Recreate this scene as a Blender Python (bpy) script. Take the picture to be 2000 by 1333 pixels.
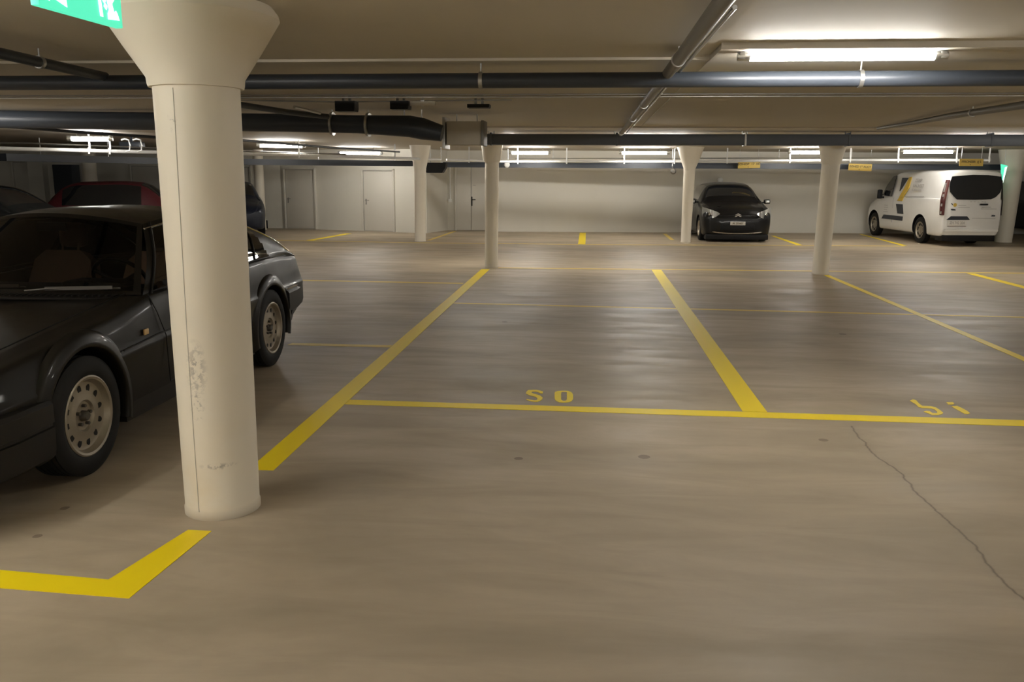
import bpy, bmesh, math, random
from mathutils import Vector, Matrix
random.seed(4)
S = bpy.context.scene
for o in list(bpy.data.objects): bpy.data.objects.remove(o)
COL = S.collection
PI = math.pi

# ------------------------------------------------------------------ camera
F_PX, PITCH, ROLL, YAW, EYE = 1657.3, math.radians(11.09), math.radians(.326), math.radians(-5.146), 1.58
def ray(px, py):
    xr, yr = (px-1000)/F_PX, (py-666.5)/F_PX
    x = xr*math.cos(ROLL)+yr*math.sin(ROLL); yc = -xr*math.sin(ROLL)+yr*math.cos(ROLL)
    y = math.cos(PITCH)-math.sin(PITCH)*yc; z = -math.sin(PITCH)-math.cos(PITCH)*yc
    return Vector((x*math.cos(YAW)+y*math.sin(YAW), -x*math.sin(YAW)+y*math.cos(YAW), z))
def at(px, py, x=None, y=None, z=None):
    r = ray(px, py)
    t = (z-EYE)/r.z if z is not None else (y/r.y if y is not None else x/r.x)
    return r*t+Vector((0, 0, EYE))
cam = bpy.data.objects.new('camera', bpy.data.cameras.new('camera')); COL.objects.link(cam)
fwd = ray(1000, 666.5); rgt = (ray(2000, 666.5)-fwd).normalized(); up = (fwd-ray(1000, 1666.5)).normalized()
fwd = fwd.normalized()
cam.matrix_world = Matrix.Translation((0, 0, EYE)) @ Matrix((rgt, up, -fwd)).transposed().to_4x4()
cam.data.sensor_width = 36; cam.data.lens = F_PX*36/2000; cam.data.clip_end = 200
S.camera = cam
# ------------------------------------------------------------------ world, exposure (light comes from the lamps only)
w = bpy.data.worlds.new('world'); S.world = w; w.use_nodes = True
w.node_tree.nodes['Background'].inputs[0].default_value = (1, .93, .82, 1)
w.node_tree.nodes['Background'].inputs[1].default_value = .02
S.view_settings.view_transform = 'Standard'; S.view_settings.look = 'None'
S.view_settings.gamma = 1; S.view_settings.use_curve_mapping = False
S.view_settings.exposure = 0.58
TUBE_W = 92.0        # radiance of a near tube
CEIL = 2.27

# ------------------------------------------------------------------ materials
def mat(name, col, rough=.5, metal=0, coat=0, spec=.5, emit=None, es=0):
    m = bpy.data.materials.new(name); m.use_nodes = True
    b = m.node_tree.nodes['Principled BSDF']
    b.inputs['Base Color'].default_value = (*col, 1); b.inputs['Roughness'].default_value = rough
    b.inputs['Metallic'].default_value = metal; b.inputs['Coat Weight'].default_value = coat
    b.inputs['Coat Roughness'].default_value = .06; b.inputs['Specular IOR Level'].default_value = spec
    if emit: b.inputs['Emission Color'].default_value = (*emit, 1); b.inputs['Emission Strength'].default_value = es
    return m
class NT:
    def __init__(s, m): s.t = m.node_tree; s.n = s.t.nodes; s.b = s.n['Principled BSDF']
    def new(s, ty, ins={}, **kw):
        n = s.n.new(ty)
        for k, v in kw.items(): setattr(n, k, v)
        for k, v in ins.items():
            i = n.inputs[k]
            if hasattr(v, 'links') or isinstance(v, bpy.types.NodeSocket): s.t.links.new(v, i)
            else: i.default_value = v
        return n
    def math(s, op, a, b=0, c=None):
        d = {0: a, 1: b}
        if c is not None: d[2] = c
        return s.new('ShaderNodeMath', d, operation=op).outputs[0]
    def noise(s, vec, scale, detail=4, rough=.55, dist=0):
        return s.new('ShaderNodeTexNoise', {'Vector': vec, 'Scale': scale, 'Detail': detail, 'Roughness': rough, 'Distortion': dist}).outputs['Fac']
    def mapped(s, vec, scale=(1, 1, 1), loc=(0, 0, 0)):
        return s.new('ShaderNodeMapping', {'Vector': vec, 'Scale': scale, 'Location': loc}).outputs[0]
    def ramp(s, f, stops):
        n = s.new('ShaderNodeValToRGB', {'Fac': f}); e = n.color_ramp.elements
        while len(e) < len(stops): e.new(.5)
        for el, (p, c) in zip(e, stops): el.position = p; el.color = (*c, 1) if len(c) == 3 else c
        return n.outputs[0]
    def mix(s, f, a, b):
        n = s.new('ShaderNodeMix', data_type='RGBA')
        for i, v in ((0, f), (6, a), (7, b)):
            if isinstance(v, bpy.types.NodeSocket): s.t.links.new(v, n.inputs[i])
            else: n.inputs[i].default_value = v if i == 0 else (*v, 1)
        return n.outputs[2]
    def out(s, sock, name): s.t.links.new(sock, s.b.inputs[name])
    def bump(s, h, st=.2, d=.01): s.out(s.new('ShaderNodeBump', {'Height': h, 'Strength': st, 'Distance': d}).outputs[0], 'Normal')
def g3(v): return (v, v, v)

def plaster(name, col, var=.06, scale=1.5, rough=.75, bump=.12):
    m = mat(name, col, rough); t = NT(m)
    p = t.new('ShaderNodeNewGeometry').outputs['Position']
    f = t.noise(p, scale, 5); f2 = t.noise(t.mapped(p, (1, 1, .25)), scale*4, 4)
    c = t.mix(f, tuple(v*(1-var) for v in col), tuple(min(1, v*(1+var)) for v in col))
    c = t.mix(t.math('MULTIPLY', t.ramp(f2, [(.6, g3(0)), (.8, g3(1))]), .25), c, tuple(v*.8 for v in col))
    t.out(c, 'Base Color'); t.bump(t.noise(p, 60, 3), bump, .004)
    return m

def floor_mat():
    m = mat('concrete_floor', (.3, .25, .19), .5, spec=.35); t = NT(m)
    p = t.new('ShaderNodeNewGeometry').outputs['Position']
    big = t.noise(t.mapped(p, (.35, .8, 1)), 1.1, 5, .6, .6)
    mid = t.noise(t.mapped(p, (.6, 2.4, 1), (3, 5, 0)), 1.6, 6, .6, .8)
    fine = t.noise(p, 22, 6, .65)
    c = t.ramp(big, [(.3, (.30, .248, .175)), (.5, (.41, .336, .24)), (.7, (.515, .432, .322))])
    c = t.mix(t.math('MULTIPLY', t.ramp(mid, [(.42, g3(0)), (.7, g3(1))]), .42), c, (.28, .232, .165))
    c = t.mix(t.math('MULTIPLY', fine, .2), c, (.32, .265, .2))
    sep = t.new('ShaderNodeSeparateXYZ', {0: p}); x, y = sep.outputs[0], sep.outputs[1]
    # crack running away from the camera at the right
    wob = t.noise(t.mapped(p, (0, 1, 0)), 1.7, 3)
    wob2 = t.noise(t.mapped(p, (0, 1, 0)), 14, 4)
    cx = t.math('ADD', t.math('MULTIPLY', wob, .16), t.math('MULTIPLY', wob2, .03))
    d = t.math('ABSOLUTE', t.math('SUBTRACT', x, t.math('ADD', cx, 1.60)))
    inr = t.math('MULTIPLY', t.math('LESS_THAN', y, 5.45), t.math('GREATER_THAN', y, .5))
    cr = t.math('MULTIPLY', t.ramp(d, [(.0, g3(.8)), (.004, g3(.5)), (.009, g3(0))]), inr)
    c = t.mix(cr, c, (.10, .08, .06))
    # lighter seam beside the crack and little oil spots
    c = t.mix(t.math('MULTIPLY', t.math('MULTIPLY', t.ramp(d, [(.0, g3(.5)), (.05, g3(0))]), inr), .25), c, (.22, .19, .15))
    for sx, sy, r in ((.34, 4.685, .035), (-.371, 4.581, .025), (1.451, 5.122, .03), (-2.472, 3.626, .02), (-2.40, 3.31, .02), (-.9, 9.1, .03), (2.6, 8.8, .04)):
        v = t.new('ShaderNodeVectorMath', {0: p, 1: (sx, sy, 0)}, operation='DISTANCE').outputs['Value']
        v = t.math('ADD', v, t.math('MULTIPLY', t.math('SUBTRACT', fine, .5), .03))
        c = t.mix(t.math('MULTIPLY', t.math('LESS_THAN', v, r), .65), c, (.12, .09, .07))
    t.out(c, 'Base Color')
    t.out(t.ramp(mid, [(.3, g3(.42)), (.7, g3(.6))]), 'Roughness')
    t.bump(t.math('ADD', t.math('MULTIPLY', fine, .5), t.math('MULTIPLY', cr, -2)), .12, .004)
    return m

def paint_mat(name, col, wear):
    m = mat(name, col, .5); t = NT(m)
    p = t.new('ShaderNodeNewGeometry').outputs['Position']
    n = t.noise(p, 9, 6, .7); n2 = t.noise(p, 1.3, 3)
    f = t.ramp(t.math('ADD', t.math('MULTIPLY', n, .6), t.math('MULTIPLY', n2, .4)), [(.5, g3(wear*.3)), (.66, g3(wear))])
    t.out(t.mix(f, col, (.42, .35, .22)), 'Base Color')
    return m

def column_mat(name, col, scuffs=()):
    m = mat(name, col, .55); t = NT(m)
    p = t.new('ShaderNodeNewGeometry').outputs['Position']
    f = t.noise(p, 2, 5); c = t.mix(f, tuple(v*.95 for v in col), tuple(min(1, v*1.04) for v in col))
    n = t.noise(p, 38, 6, .7)
    for (sx, sy, sz, rx, rz, th) in scuffs:
        q = t.new('ShaderNodeVectorMath', {0: t.mapped(p, (1/rx, 1/rx, 1/rz), (-sx/rx, -sy/rx, -sz/rz))}, operation='LENGTH').outputs['Value']
        k = t.math('MULTIPLY', t.ramp(q, [(.2, g3(1)), (1, g3(0))]), t.ramp(n, [(th, g3(0)), (th+.08, g3(1))]))
        c = t.mix(t.math('MULTIPLY', k, .6), c, (.14, .12, .11))
    if scuffs:
        z = t.new('ShaderNodeSeparateXYZ', {0: p}).outputs[2]
        st = t.math('MULTIPLY', t.ramp(z, [(.1, g3(1)), (.55, g3(0))]), t.ramp(t.noise(p, 3, 4), [(.4, g3(0)), (.7, g3(1))]))
        c = t.mix(t.math('MULTIPLY', st, .5), c, (.66, .5, .26))
        c = t.mix(t.math('MULTIPLY', t.ramp(z, [(.0, g3(1)), (.05, g3(0))]), .5), c, (.25, .21, .16))
    t.out(c, 'Base Color'); t.bump(t.noise(p, 30, 4), .15, .003)
    return m

def glass_mat(name, tint, rough=.02):
    m = bpy.data.materials.new(name); m.use_nodes = True; nt = m.node_tree; nt.nodes.clear()
    o = nt.nodes.new('ShaderNodeOutputMaterial'); mx = nt.nodes.new('ShaderNodeMixShader')
    tr = nt.nodes.new('ShaderNodeBsdfTransparent'); gl = nt.nodes.new('ShaderNodeBsdfGlossy'); fr = nt.nodes.new('ShaderNodeFresnel')
    tr.inputs[0].default_value = (*tint, 1); gl.inputs['Roughness'].default_value = rough; fr.inputs[0].default_value = 1.5
    nt.links.new(fr.outputs[0], mx.inputs[0]); nt.links.new(tr.outputs[0], mx.inputs[1]); nt.links.new(gl.outputs[0], mx.inputs[2])
    nt.links.new(mx.outputs[0], o.inputs[0]); return m

def car_paint(name, col, metal=.3, rough=.38, coat=.7, spec=.5):
    m = mat(name, col, rough, metal, coat, spec); t = NT(m)
    p = t.new('ShaderNodeNewGeometry').outputs['Position']
    f = t.noise(p, 2.5, 5, .6)
    t.out(t.mix(t.math('MULTIPLY', f, .5), col, tuple(v*1.4+.006 for v in col)), 'Base Color')
    t.out(t.ramp(f, [(.3, g3(rough*.85)), (.7, g3(rough*1.25))]), 'Roughness')
    return m

M = dict(
    floor=floor_mat(),
    ceiling=plaster('ceiling_paint', (.60, .55, .46), .05, .8),
    wall=plaster('wall_paint', (.66, .63, .55), .03, .7),
    wall_dim=plaster('wall_paint_grey', (.52, .49, .43), .05, .9),
    door=mat('door_paint', (.62, .59, .52), .45),
    yellow=paint_mat('yellow_floor_paint', (.98, .75, .003), .03),
    yellow_thin=paint_mat('worn_yellow_floor_paint', (.82, .60, .08), .45),
    duct=mat('dark_blue_insulation', (.040, .047, .060), .4),
    ductgrey=mat('slate_blue_duct_sheet', (.10, .115, .145), .42),
    black=mat('black_plastic', (.008, .008, .0085), .5, spec=.25),
    blackgloss=mat('black_gloss', (.01, .011, .013), .12),
    steel=mat('galvanised_steel', (.55, .55, .54), .35, .9),
    whitepipe=mat('white_pipe', (.78, .78, .77), .3, .2),
    whiteplastic=mat('white_plastic', (.75, .74, .7), .4),
    lampgrey=mat('lamp_housing_grey', (.34, .34, .33), .5),
    tube=mat('lamp_tube', (1, 1, 1), .5, emit=(1, .97, .90), es=TUBE_W),
    tube_far=mat('lamp_tube_distant', (1, 1, 1), .5, emit=(1, .97, .92), es=TUBE_W*.75),
    signgreen=mat('exit_sign_green', (.05, .6, .35), .4, emit=(.10, .78, .48), es=.72),
    signwhite=mat('exit_sign_white', (.9, .95, .92), .4, emit=(.9, 1, .95), es=1.0),
    signyellow=mat('sign_yellow', (.62, .44, .10), .6),
    ink=mat('sign_ink', (.12, .09, .03), .6),
    alfa=car_paint('charcoal_car_paint', (.009, .0075, .0055), 0, .36, .12, .22),
    black_car=car_paint('black_car_paint', (.004, .004, .0045), 0, .3, .2, .25),
    van_white=car_paint('white_car_paint', (.70, .69, .66), 0, .35, .6),
    red_car=car_paint('dark_red_car_paint', (.10, .012, .018), .1, .45, .2),
    dark_car=car_paint('dark_green_car_paint', (.007, .009, .010), 0, .4, .2, .3),
    blue_car=car_paint('navy_car_paint', (.010, .014, .026), 0, .4, .2, .3),
    trim=mat('black_rubber_trim', (.010, .009, .008), .5, spec=.3),
    tyre=mat('tyre_rubber', (.008, .0078, .0074), .7, spec=.3),
    rim=mat('silver_alloy', (.36, .32, .26), .45, .7),
    rimdark=mat('dark_hub', (.10, .09, .08), .5, .6),
    chrome=mat('chrome', (.75, .74, .72), .12, 1),
    glass=glass_mat('tinted_car_glass', (.42, .41, .38)),
    darkglass=mat('dark_car_glass', (.012, .013, .015), .06, 0, 1),
    lampglass=mat('headlight_glass', (.55, .55, .52), .12, .6, 1, 1),
    amber=mat('amber_lens', (.75, .5, .22), .3),
    redlens=mat('red_lens', (.07, .02, .018), .2, 0, 1),
    plate=mat('number_plate_white', (.75, .73, .68), .5),
    seat=mat('tan_seat_fabric', (.20, .13, .09), .9),
    greytext=mat('grey_lettering', (.42, .40, .38), .6),
    logoyellow=mat('logo_yellow', (.62, .42, .06), .5),
    logodark=mat('logo_dark_blue', (.025, .03, .04), .4),
    rubberpad=mat('grey_metal', (.25, .24, .22), .5, .5),
)
M['column'] = column_mat('column_paint', (.84, .78, .66))
M['nearcolumn'] = column_mat('column_paint_scuffed', (.80, .73, .60),
    ((-1.734, 3.549, .72, .055, .15, .47), (-1.74, 3.549, .56, .04, .10, .53), (-1.665, 3.56, .262, .10, .018, .50), (-1.76, 3.55, 1.80, .03, .06, .58)))

# ------------------------------------------------------------------ mesh helpers
class B:
    def __init__(s): s.m = bmesh.new()
    def face(s, pts):
        try: return s.m.faces.new([s.m.verts.new(p) for p in pts])
        except ValueError: return None
    def box(s, c, d, rot=None, bev=0):
        mx = Matrix.Translation(c) @ (rot.to_4x4() if rot else Matrix()) @ Matrix.Diagonal((*d, 1))
        r = bmesh.ops.create_cube(s.m, size=1, matrix=mx)
        if bev:
            e = list({e for v in r['verts'] for e in v.link_edges})
            bmesh.ops.bevel(s.m, geom=e, offset=bev, segments=2, affect='EDGES', profile=.6)
        return s
    def cyl(s, a, b, r, r2=None, n=16, cap=True):
        a, b = Vector(a), Vector(b); d = b-a
        q = d.to_track_quat('Z', 'Y').to_matrix().to_4x4()
        bmesh.ops.create_cone(s.m, cap_ends=cap, segments=n, radius1=r, radius2=r if r2 is None else r2, depth=d.length,
                              matrix=Matrix.Translation((a+b)/2) @ q)
        return s
    def tube(s, pts, r, n=10, flat=None):
        pts = [Vector(p) for p in pts]; rings = []
        upv = Vector((0, 0, 1))
        for i, p in enumerate(pts):
            t = (pts[min(i+1, len(pts)-1)]-pts[max(i-1, 0)]).normalized()
            u = upv if abs(t.z) < .95 else Vector((0, 1, 0))
            a = t.cross(u).normalized(); b = a.cross(t).normalized()
            rr = r[i] if isinstance(r, (list, tuple)) else r
            rings.append([s.m.verts.new(p+a*math.cos(k*2*PI/n)*rr+b*math.sin(k*2*PI/n)*rr*(flat or 1)) for k in range(n)])
        for r0, r1 in zip(rings, rings[1:]):
            for k in range(n): s.m.faces.new([r0[k], r0[(k+1) % n], r1[(k+1) % n], r1[k]])
        s.m.faces.new(rings[0][::-1]); s.m.faces.new(rings[-1]); return s
    def lathe(s, prof, n=48, mx=Matrix()):
        rings = []
        for r, z in prof:
            if r < 1e-6: rings.append([s.m.verts.new(mx @ Vector((0, 0, z)))])
            else: rings.append([s.m.verts.new(mx @ Vector((r*math.cos(k*2*PI/n), r*math.sin(k*2*PI/n), z))) for k in range(n)])
        for a, b in zip(rings, rings[1:]):
            for k in range(n):
                k2 = (k+1) % n
                if len(a) == 1 and len(b) == 1: continue
                if len(a) == 1: s.m.faces.new([a[0], b[k2], b[k]])
                elif len(b) == 1: s.m.faces.new([a[k], a[k2], b[0]])
                else: s.m.faces.new([a[k], a[k2], b[k2], b[k]])
        return s
    def prism(s, poly, depth, mx=Matrix()):
        a = [s.m.verts.new(mx @ Vector((p[0], p[1], 0))) for p in poly]; b = [s.m.verts.new(mx @ Vector((p[0], p[1], depth))) for p in poly]
        n = len(poly); s.m.faces.new(a[::-1]); s.m.faces.new(b)
        for k in range(n): s.m.faces.new([a[k], a[(k+1) % n], b[(k+1) % n], b[k]])
        return s
    def grid(s, rows, flip=False):
        v = [[s.m.verts.new(p) for p in r] for r in rows]
        for r0, r1 in zip(v, v[1:]):
            for k in range(len(r0)-1):
                f = [r0[k], r0[k+1], r1[k+1], r1[k]]
                try: s.m.faces.new(f[::-1] if flip else f)
                except ValueError: pass
        return s
    def sweep(s, prof, path, closed_prof=True):
        # prof: (outward, z); path: plan points (x, y); the outward side is to the right of travel
        rows = []
        P = [Vector((*p, 0)) for p in path]
        for i, p in enumerate(P):
            t = (P[min(i+1, len(P)-1)]-P[max(i-1, 0)]).normalized(); o = Vector((t.y, -t.x, 0))
            rows.append([p+o*a+Vector((0, 0, z)) for a, z in prof]+([p+o*prof[0][0]+Vector((0, 0, prof[0][1]))] if closed_prof else []))
        s.grid(rows)
        s.m.faces.new([s.m.verts.new(q) for q in rows[0][:len(prof)]]); s.m.faces.new([s.m.verts.new(q) for q in rows[-1][:len(prof)]][::-1])
        return s
def link(name, me, m, parent=None, smooth=35):
    o = bpy.data.objects.new(name, me); COL.objects.link(o)
    if m is not None: me.materials.clear(); me.materials.append(m)
    if smooth:
        me.polygons.foreach_set('use_smooth', [True]*len(me.polygons)); me.set_sharp_from_angle(angle=math.radians(smooth))
    if parent: o.parent = parent
    return o
def obj(name, b, m, parent=None, smooth=35, label=None):
    bmesh.ops.remove_doubles(b.m, verts=b.m.verts, dist=1e-5)
    bmesh.ops.recalc_face_normals(b.m, faces=b.m.faces)
    me = bpy.data.meshes.new(name); b.m.to_mesh(me); b.m.free()
    o = link(name, me, m, parent, smooth)
    if label: o['label'] = label
    return o
def tag(o, label, cat, group=None):
    o['label'] = label; o['category'] = cat
    if group: o['group'] = group
    return o
def thing(name, label, cat, loc=(0, 0, 0), rz=0, group=None):
    o = bpy.data.objects.new(name, None); COL.objects.link(o); o.location = loc; o.rotation_euler.z = rz; o.empty_display_size = .1
    return tag(o, label, cat, group)
def struct(name, b, m, parent=None, smooth=0):
    o = obj(name, b, m, parent, smooth)
    if parent is None: o['kind'] = 'structure'
    return o

# ------------------------------------------------------------------ the setting
XL, XR, YF = -19.5, 17.0, -5.0
struct('floor', B().box(((XL+XR)/2, 10.5, -.1), (XR-XL+.6, 32.6, .2)), M['floor'])
# ceiling: slab with two shallow steps (bands over the column rows)
b = B(); b.box(((XL+XR)/2, 10.5, CEIL+.13), (XR-XL+.6, 32.6, .2)); struct('ceiling', b, M['ceiling'])
def band(name, x0, x1, y0, y1, d):
    b = B(); b.box(((x0+x1)/2, (y0+y1)/2, CEIL+.03-d/2), (x1-x0, y1-y0, d)); return struct(name, b, M['ceiling'])
CE = CEIL+.03
band('trim_1', XL, .70, 5.45, 12.6, .028); band('trim_2', .70, XR, 4.98, 12.6, .034)
band('trim_3', XL, XR, 12.6, 27, .05)
band('trim_4', XL, .66, YF, 5.45, .012)
WP = [(-19.5, 25.0), (-9.0, 24.45), (-4.42, 23.0)]
WQ = [(-2.75, 24.0), (12.4, 25.65), (17.0, 26.1)]
def wally(x, P): 
    for (a, ya), (c, yc) in zip(P, P[1:]):
        if x <= c: return ya+(yc-ya)*(x-a)/(c-a)
    return P[-1][1]
def onwall(px, P):
    lo, hi = P[0][0], P[-1][0]
    for _ in range(40):
        mid = (lo+hi)/2; y = wally(mid, P)
        if at(px, 400, y=y).x > mid: lo = mid
        else: hi = mid
    return Vector((mid, wally(mid, P), 0))
def wall_strip(name, P, m, h0=0, h1=CE+.1, th=.2):
    b = B()
    for (ax, ay), (cx, cy) in zip(P, P[1:]):
        n = Vector((-(cy-ay), cx-ax, 0)).normalized()*th
        q = [Vector((ax, ay, 0)), Vector((cx, cy, 0)), Vector((cx, cy, 0))+n, Vector((ax, ay, 0))+n]
        b.prism([(v.x, v.y) for v in q], h1-h0, Matrix.Translation((0, 0, h0)))
    return struct(name, b, m)
wall_strip('wall_back_left', WP, M['wall'])
wall_strip('wall_back', WQ, M['wall'])
wall_strip('wall_recess', [(-4.42, 23.0), (-4.08, 24.42), (-2.75, 24.42), (-2.75, 24.0)], M['wall'])
b = B(); b.box((XL-.1, 10, 1.2), (.2, 31, 2.5)); struct('wall_left', b, M['wall_dim'])
b = B(); b.box((XR+.1, 10, 1.2), (.2, 33, 2.5)); struct('wall_right', b, M['wall_dim'])
b = B(); b.box(((XL+XR)/2, YF-.1, 1.2), (XR-XL, .2, 2.5)); struct('wall_front', b, M['wall_dim'])
# pilaster on the left wall (corner with the grey panel beside it)
a = onwall(72, WP); c = onwall(100, WP)
b = B(); b.box(((a.x+c.x)/2, a.y-.12, 1.15), (c.x-a.x, .3, 2.3)); struct('trim_5', b, M['wall'])
b = B()
for P, px0, px1 in ((WP, 495, 834), (WQ, 976, 1660)):
    q0, q1 = onwall(px0, P), onwall(px1, P)
    pts = [q0]+[Vector((x, y, 0)) for x, y in P if q0.x < x < q1.x]+[q1]
    for u, v in zip(pts, pts[1:]):
        d = v-u; b.box((u+v)/2+Vector((0, -.006, .03)), (d.length, .012, .06), Matrix.Rotation(math.atan2(d.y, d.x), 3, 'Z'))
struct('baseboard_back', b, M['wall'])

def door(name, px0, px1, top, P, y=None, lever=True, frame=True, leaf_off=0):
    q0 = onwall(px0, P) if P else at(px0, 400, y=y); q1 = onwall(px1, P) if P else at(px1, 400, y=y)
    q0.z = q1.z = 0
    d = q1-q0; wd = d.length; ang = math.atan2(d.y, d.x); zt = at((px0+px1)/2, top, y=(q0.y+q1.y)/2).z
    e = bpy.data.objects.new(name, None); COL.objects.link(e); e.location = q0; e.rotation_euler.z = ang; e['kind'] = 'structure'
    b = B(); f = .05
    if frame:
        b.box((f/2, -.02, zt/2), (f, .09, zt), bev=.006).box((wd-f/2, -.02, zt/2), (f, .09, zt), bev=.006).box((wd/2, -.02, zt-f/2), (wd, .09, f), bev=.006)
        obj('door_frame', b, M['door'], e)
    b = B(); b.box((wd/2, -.004, zt/2-.01), (wd-2*f+.002, .016, zt-f+.0)); obj('door_gap_shade', b, M['rubberpad'], e)  # dark sheet that stands in for the shaded gap around the leaf
    b = B(); b.box((wd/2, .0+leaf_off, zt/2-.02), (wd-2*f-.036, .05, zt-f-.035), bev=.004); obj('door_leaf', b, M['door'], e)
    if lever:
        h = B(); hx = f+.09; hz = .86
        h.box((hx, -.03, hz-.04), (.03, .012, .16), bev=.004).cyl((hx, -.03, hz), (hx, -.08, hz), .009).cyl((hx-.005, -.08, hz), (hx+.12, -.08, hz), .009)
        h.cyl((hx, -.03, hz-.1), (hx, -.05, hz-.1), .014)
        obj('door_handle', h, M['rubberpad'], e)
    return e
door('door_1', 557, 619, 328, WP)
door('door_2', 708, 772, 330, WP)
door('door_3', 430, 495, 323, WP)
door('door_4', 260, 322, 321, WP)
door('door_5', 31, 71, 314, WP, lever=False)
# double door in the recess
e = bpy.data.objects.new('door_6', None); COL.objects.link(e); e['kind'] = 'structure'
x0 = at(889, 400, y=24.40).x; e.location = (x0, 24.40, 0)
b = B(); b.box((.025, -.02, .93), (.05, .06, 1.86), bev=.005).box((.62, -.02, 1.84), (1.2, .06, .05), bev=.005); obj('door_frame', b, M['door'], e)
b = B(); b.box((.255, -.01, .9), (.41, .05, 1.78), bev=.004); obj('door_leaf', b, M['door'], e)
b = B(); b.box((.63, .01, .92), (1.16, .03, 1.84)); obj('door_gap_shade', b, M['rubberpad'], e)  # dark backing in place of the shade between and around the leaves
b = B(); b.box((.850, -.01, .9), (.75, .05, 1.78), bev=.004); obj('door_leaf', b, M['door'], e)
b = B(); b.box((.49, -.042, .83), (.03, .012, .26), bev=.004).cyl((.49, -.05, .88), (.49, -.09, .88), .01).cyl((.485, -.09, .88), (.60, -.09, .88), .011); obj('door_handle', b, M['black'], e, label='black lever handle on long plate')
b = B(); b.box((.56, -.038, 1.28), (.09, .006, .02)); obj('door_plate', b, M['greytext'], e)

# ------------------------------------------------------------------ columns
def column(label, bx, by, r0, r1, zc, rc, rr, topz=CEIL, lean=(0, 0), m='column', collar=.012, group='round concrete columns', n=64, rim=.03):
    t = thing('concrete_column', label, 'column', (bx, by, 0), 0, group)
    def tilt(bb):
        for v in bb.m.verts: v.co.x += lean[0]*v.co.z/2.2; v.co.y += lean[1]*v.co.z/2.2
        return bb
    b = B(); b.lathe([(0, 0), (r0+.004, 0), (r0+.004, .03), (r0, .035), (r0*.5+r1*.5, zc*.5), (r1, zc)], n); obj('shaft', tilt(b), M[m], t, 50)
    b = B()
    h = topz-zc
    b.lathe([(r1-.02, zc-.012), (r1+collar, zc-.012), (r1+collar+.004, zc), (rc, zc+.028), (rc+(rr-rc)*.5, zc+h*.48), (rr-.006, topz-rim-.01), (rr, topz-rim), (rr-.004, topz-rim*.4), (rr-.03, topz+.02), (0, topz+.02)], n)
    obj('capital', tilt(b), M[m], t, 28)
    return t
near_col = column('large scuffed cream concrete column in the left foreground beside the charcoal coupe', -1.728, 3.72, .170, .182, 1.955, .205, .365, m='nearcolumn', rim=.035, collar=.016)
b = B(); b.tube([(-(.1705+.0062*z)*math.cos(a), -(.1705+.0062*z)*math.sin(a), z) for a, z in ((1.33, .04), (1.33, .3), (1.36, .88), (1.40, 1.3), (1.456, 1.83), (1.46, 1.93))], .0016, 6); obj('seam', b, M['wall_dim'], near_col, 0, 'thin vertical casting seam')
column('cream concrete column standing at the far end of the bay numbered S O', -1.684, 14.62, .112, .118, 1.80, .15, .205, lean=(.01, 0), collar=.012)
column('leaning cream concrete column between the black hatchback and the white van, nearer row', 3.815, 14.40, .130, .142, 1.78, .155, .25, lean=(.05, 0), collar=.001)
column('slim cream column with wide cone top just left of the black hatchback', 2.325, 20.95, .115, .137, 1.72, .14, .32, collar=.001, lean=(.02, 0))
column('cream column beside the hanging black box in front of the corner of the door wall', -4.051, 20.22, .130, .137, 1.68, .14, .25, collar=.001, lean=(.03, 0))
column('cream column right beside the rear of the white van', 10.289, 22.3, .195, .24, 1.75, .25, .36, collar=.001, lean=(.03, 0))
column('plain cream column near the door wall behind the charcoal coupe', -9.35, 23.7, .135, .135, 1.75, .136, .15, collar=.001)
column('shadowed grey column behind the dark red car', -13.95, 23.0, .19, .19, 1.8, .192, .21, collar=.001)

# ------------------------------------------------------------------ floor markings
def strip(name, pts, m, label, cat='floor marking', group='yellow bay lines on the floor'):
    if cat != 'floor marking': group = None
    b = B(); b.prism([(p[0], p[1]) for p in pts], .0014 if m is M['yellow_thin'] else .0022); o = obj(name, b, m, None, 0)
    return tag(o, label, cat, group)
def rect(x0, x1, y0, y1): return [(x0, y0), (x1, y0), (x1, y1), (x0, y1)]
strip('parking_line', rect(-1.815, -1.675, 4.24, 14.30), M['yellow'], 'bold yellow line running back from the scuffed foreground column')
strip('parking_line', rect(1.07, 1.235, 5.72, 14.60), M['yellow'], 'bold yellow line dividing the two numbered bays')
strip('parking_line', rect(3.82, 3.91, 6.0, 14.2), M['yellow'], 'yellow dividing line running forward from the leaning column')
strip('parking_line', rect(6.30, 6.44, 9.5, 14.80), M['yellow'], 'short yellow dividing line at the far right edge')
strip('parking_line', [(-1.673, 5.60), (8.0, 5.52), (8.0, 5.69), (-1.673, 5.718)], M['yellow'], 'yellow front line across the numbered bays, nearest to the camera')
strip('parking_line', [(-1.673, 10.36), (6.29, 10.06), (6.29, 10.14), (-1.673, 10.44)], M['yellow_thin'], 'thin pale yellow line crossing the numbered bays halfway')
strip('parking_line', [(-1.56, 14.50), (9.5, 15.02), (9.5, 15.14), (-1.56, 14.60)], M['yellow_thin'], 'pale yellow line joining the feet of the two middle columns')
strip('parking_line', [(-9.0, 19.95), (-3.9, 19.66), (-.2, 19.78), (7.3, 20.5), (7.3, 20.62), (-.2, 19.90), (-3.9, 19.78), (-9.0, 20.07)], M['yellow_thin'], 'thin pale yellow line along the front of the far bays')
strip('parking_line', [(-2.80, 7.58), (-1.82, 7.58), (-1.82, 7.68), (-2.78, 7.68)], M['yellow_thin'], 'short thin yellow line by the rear wheel of the charcoal coupe')
strip('parking_line', [(-4.35, 12.33), (-1.84, 12.29), (-1.84, 12.41), (-4.35, 12.45)], M['yellow_thin'], 'thin yellow line behind the tail of the charcoal coupe')
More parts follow.
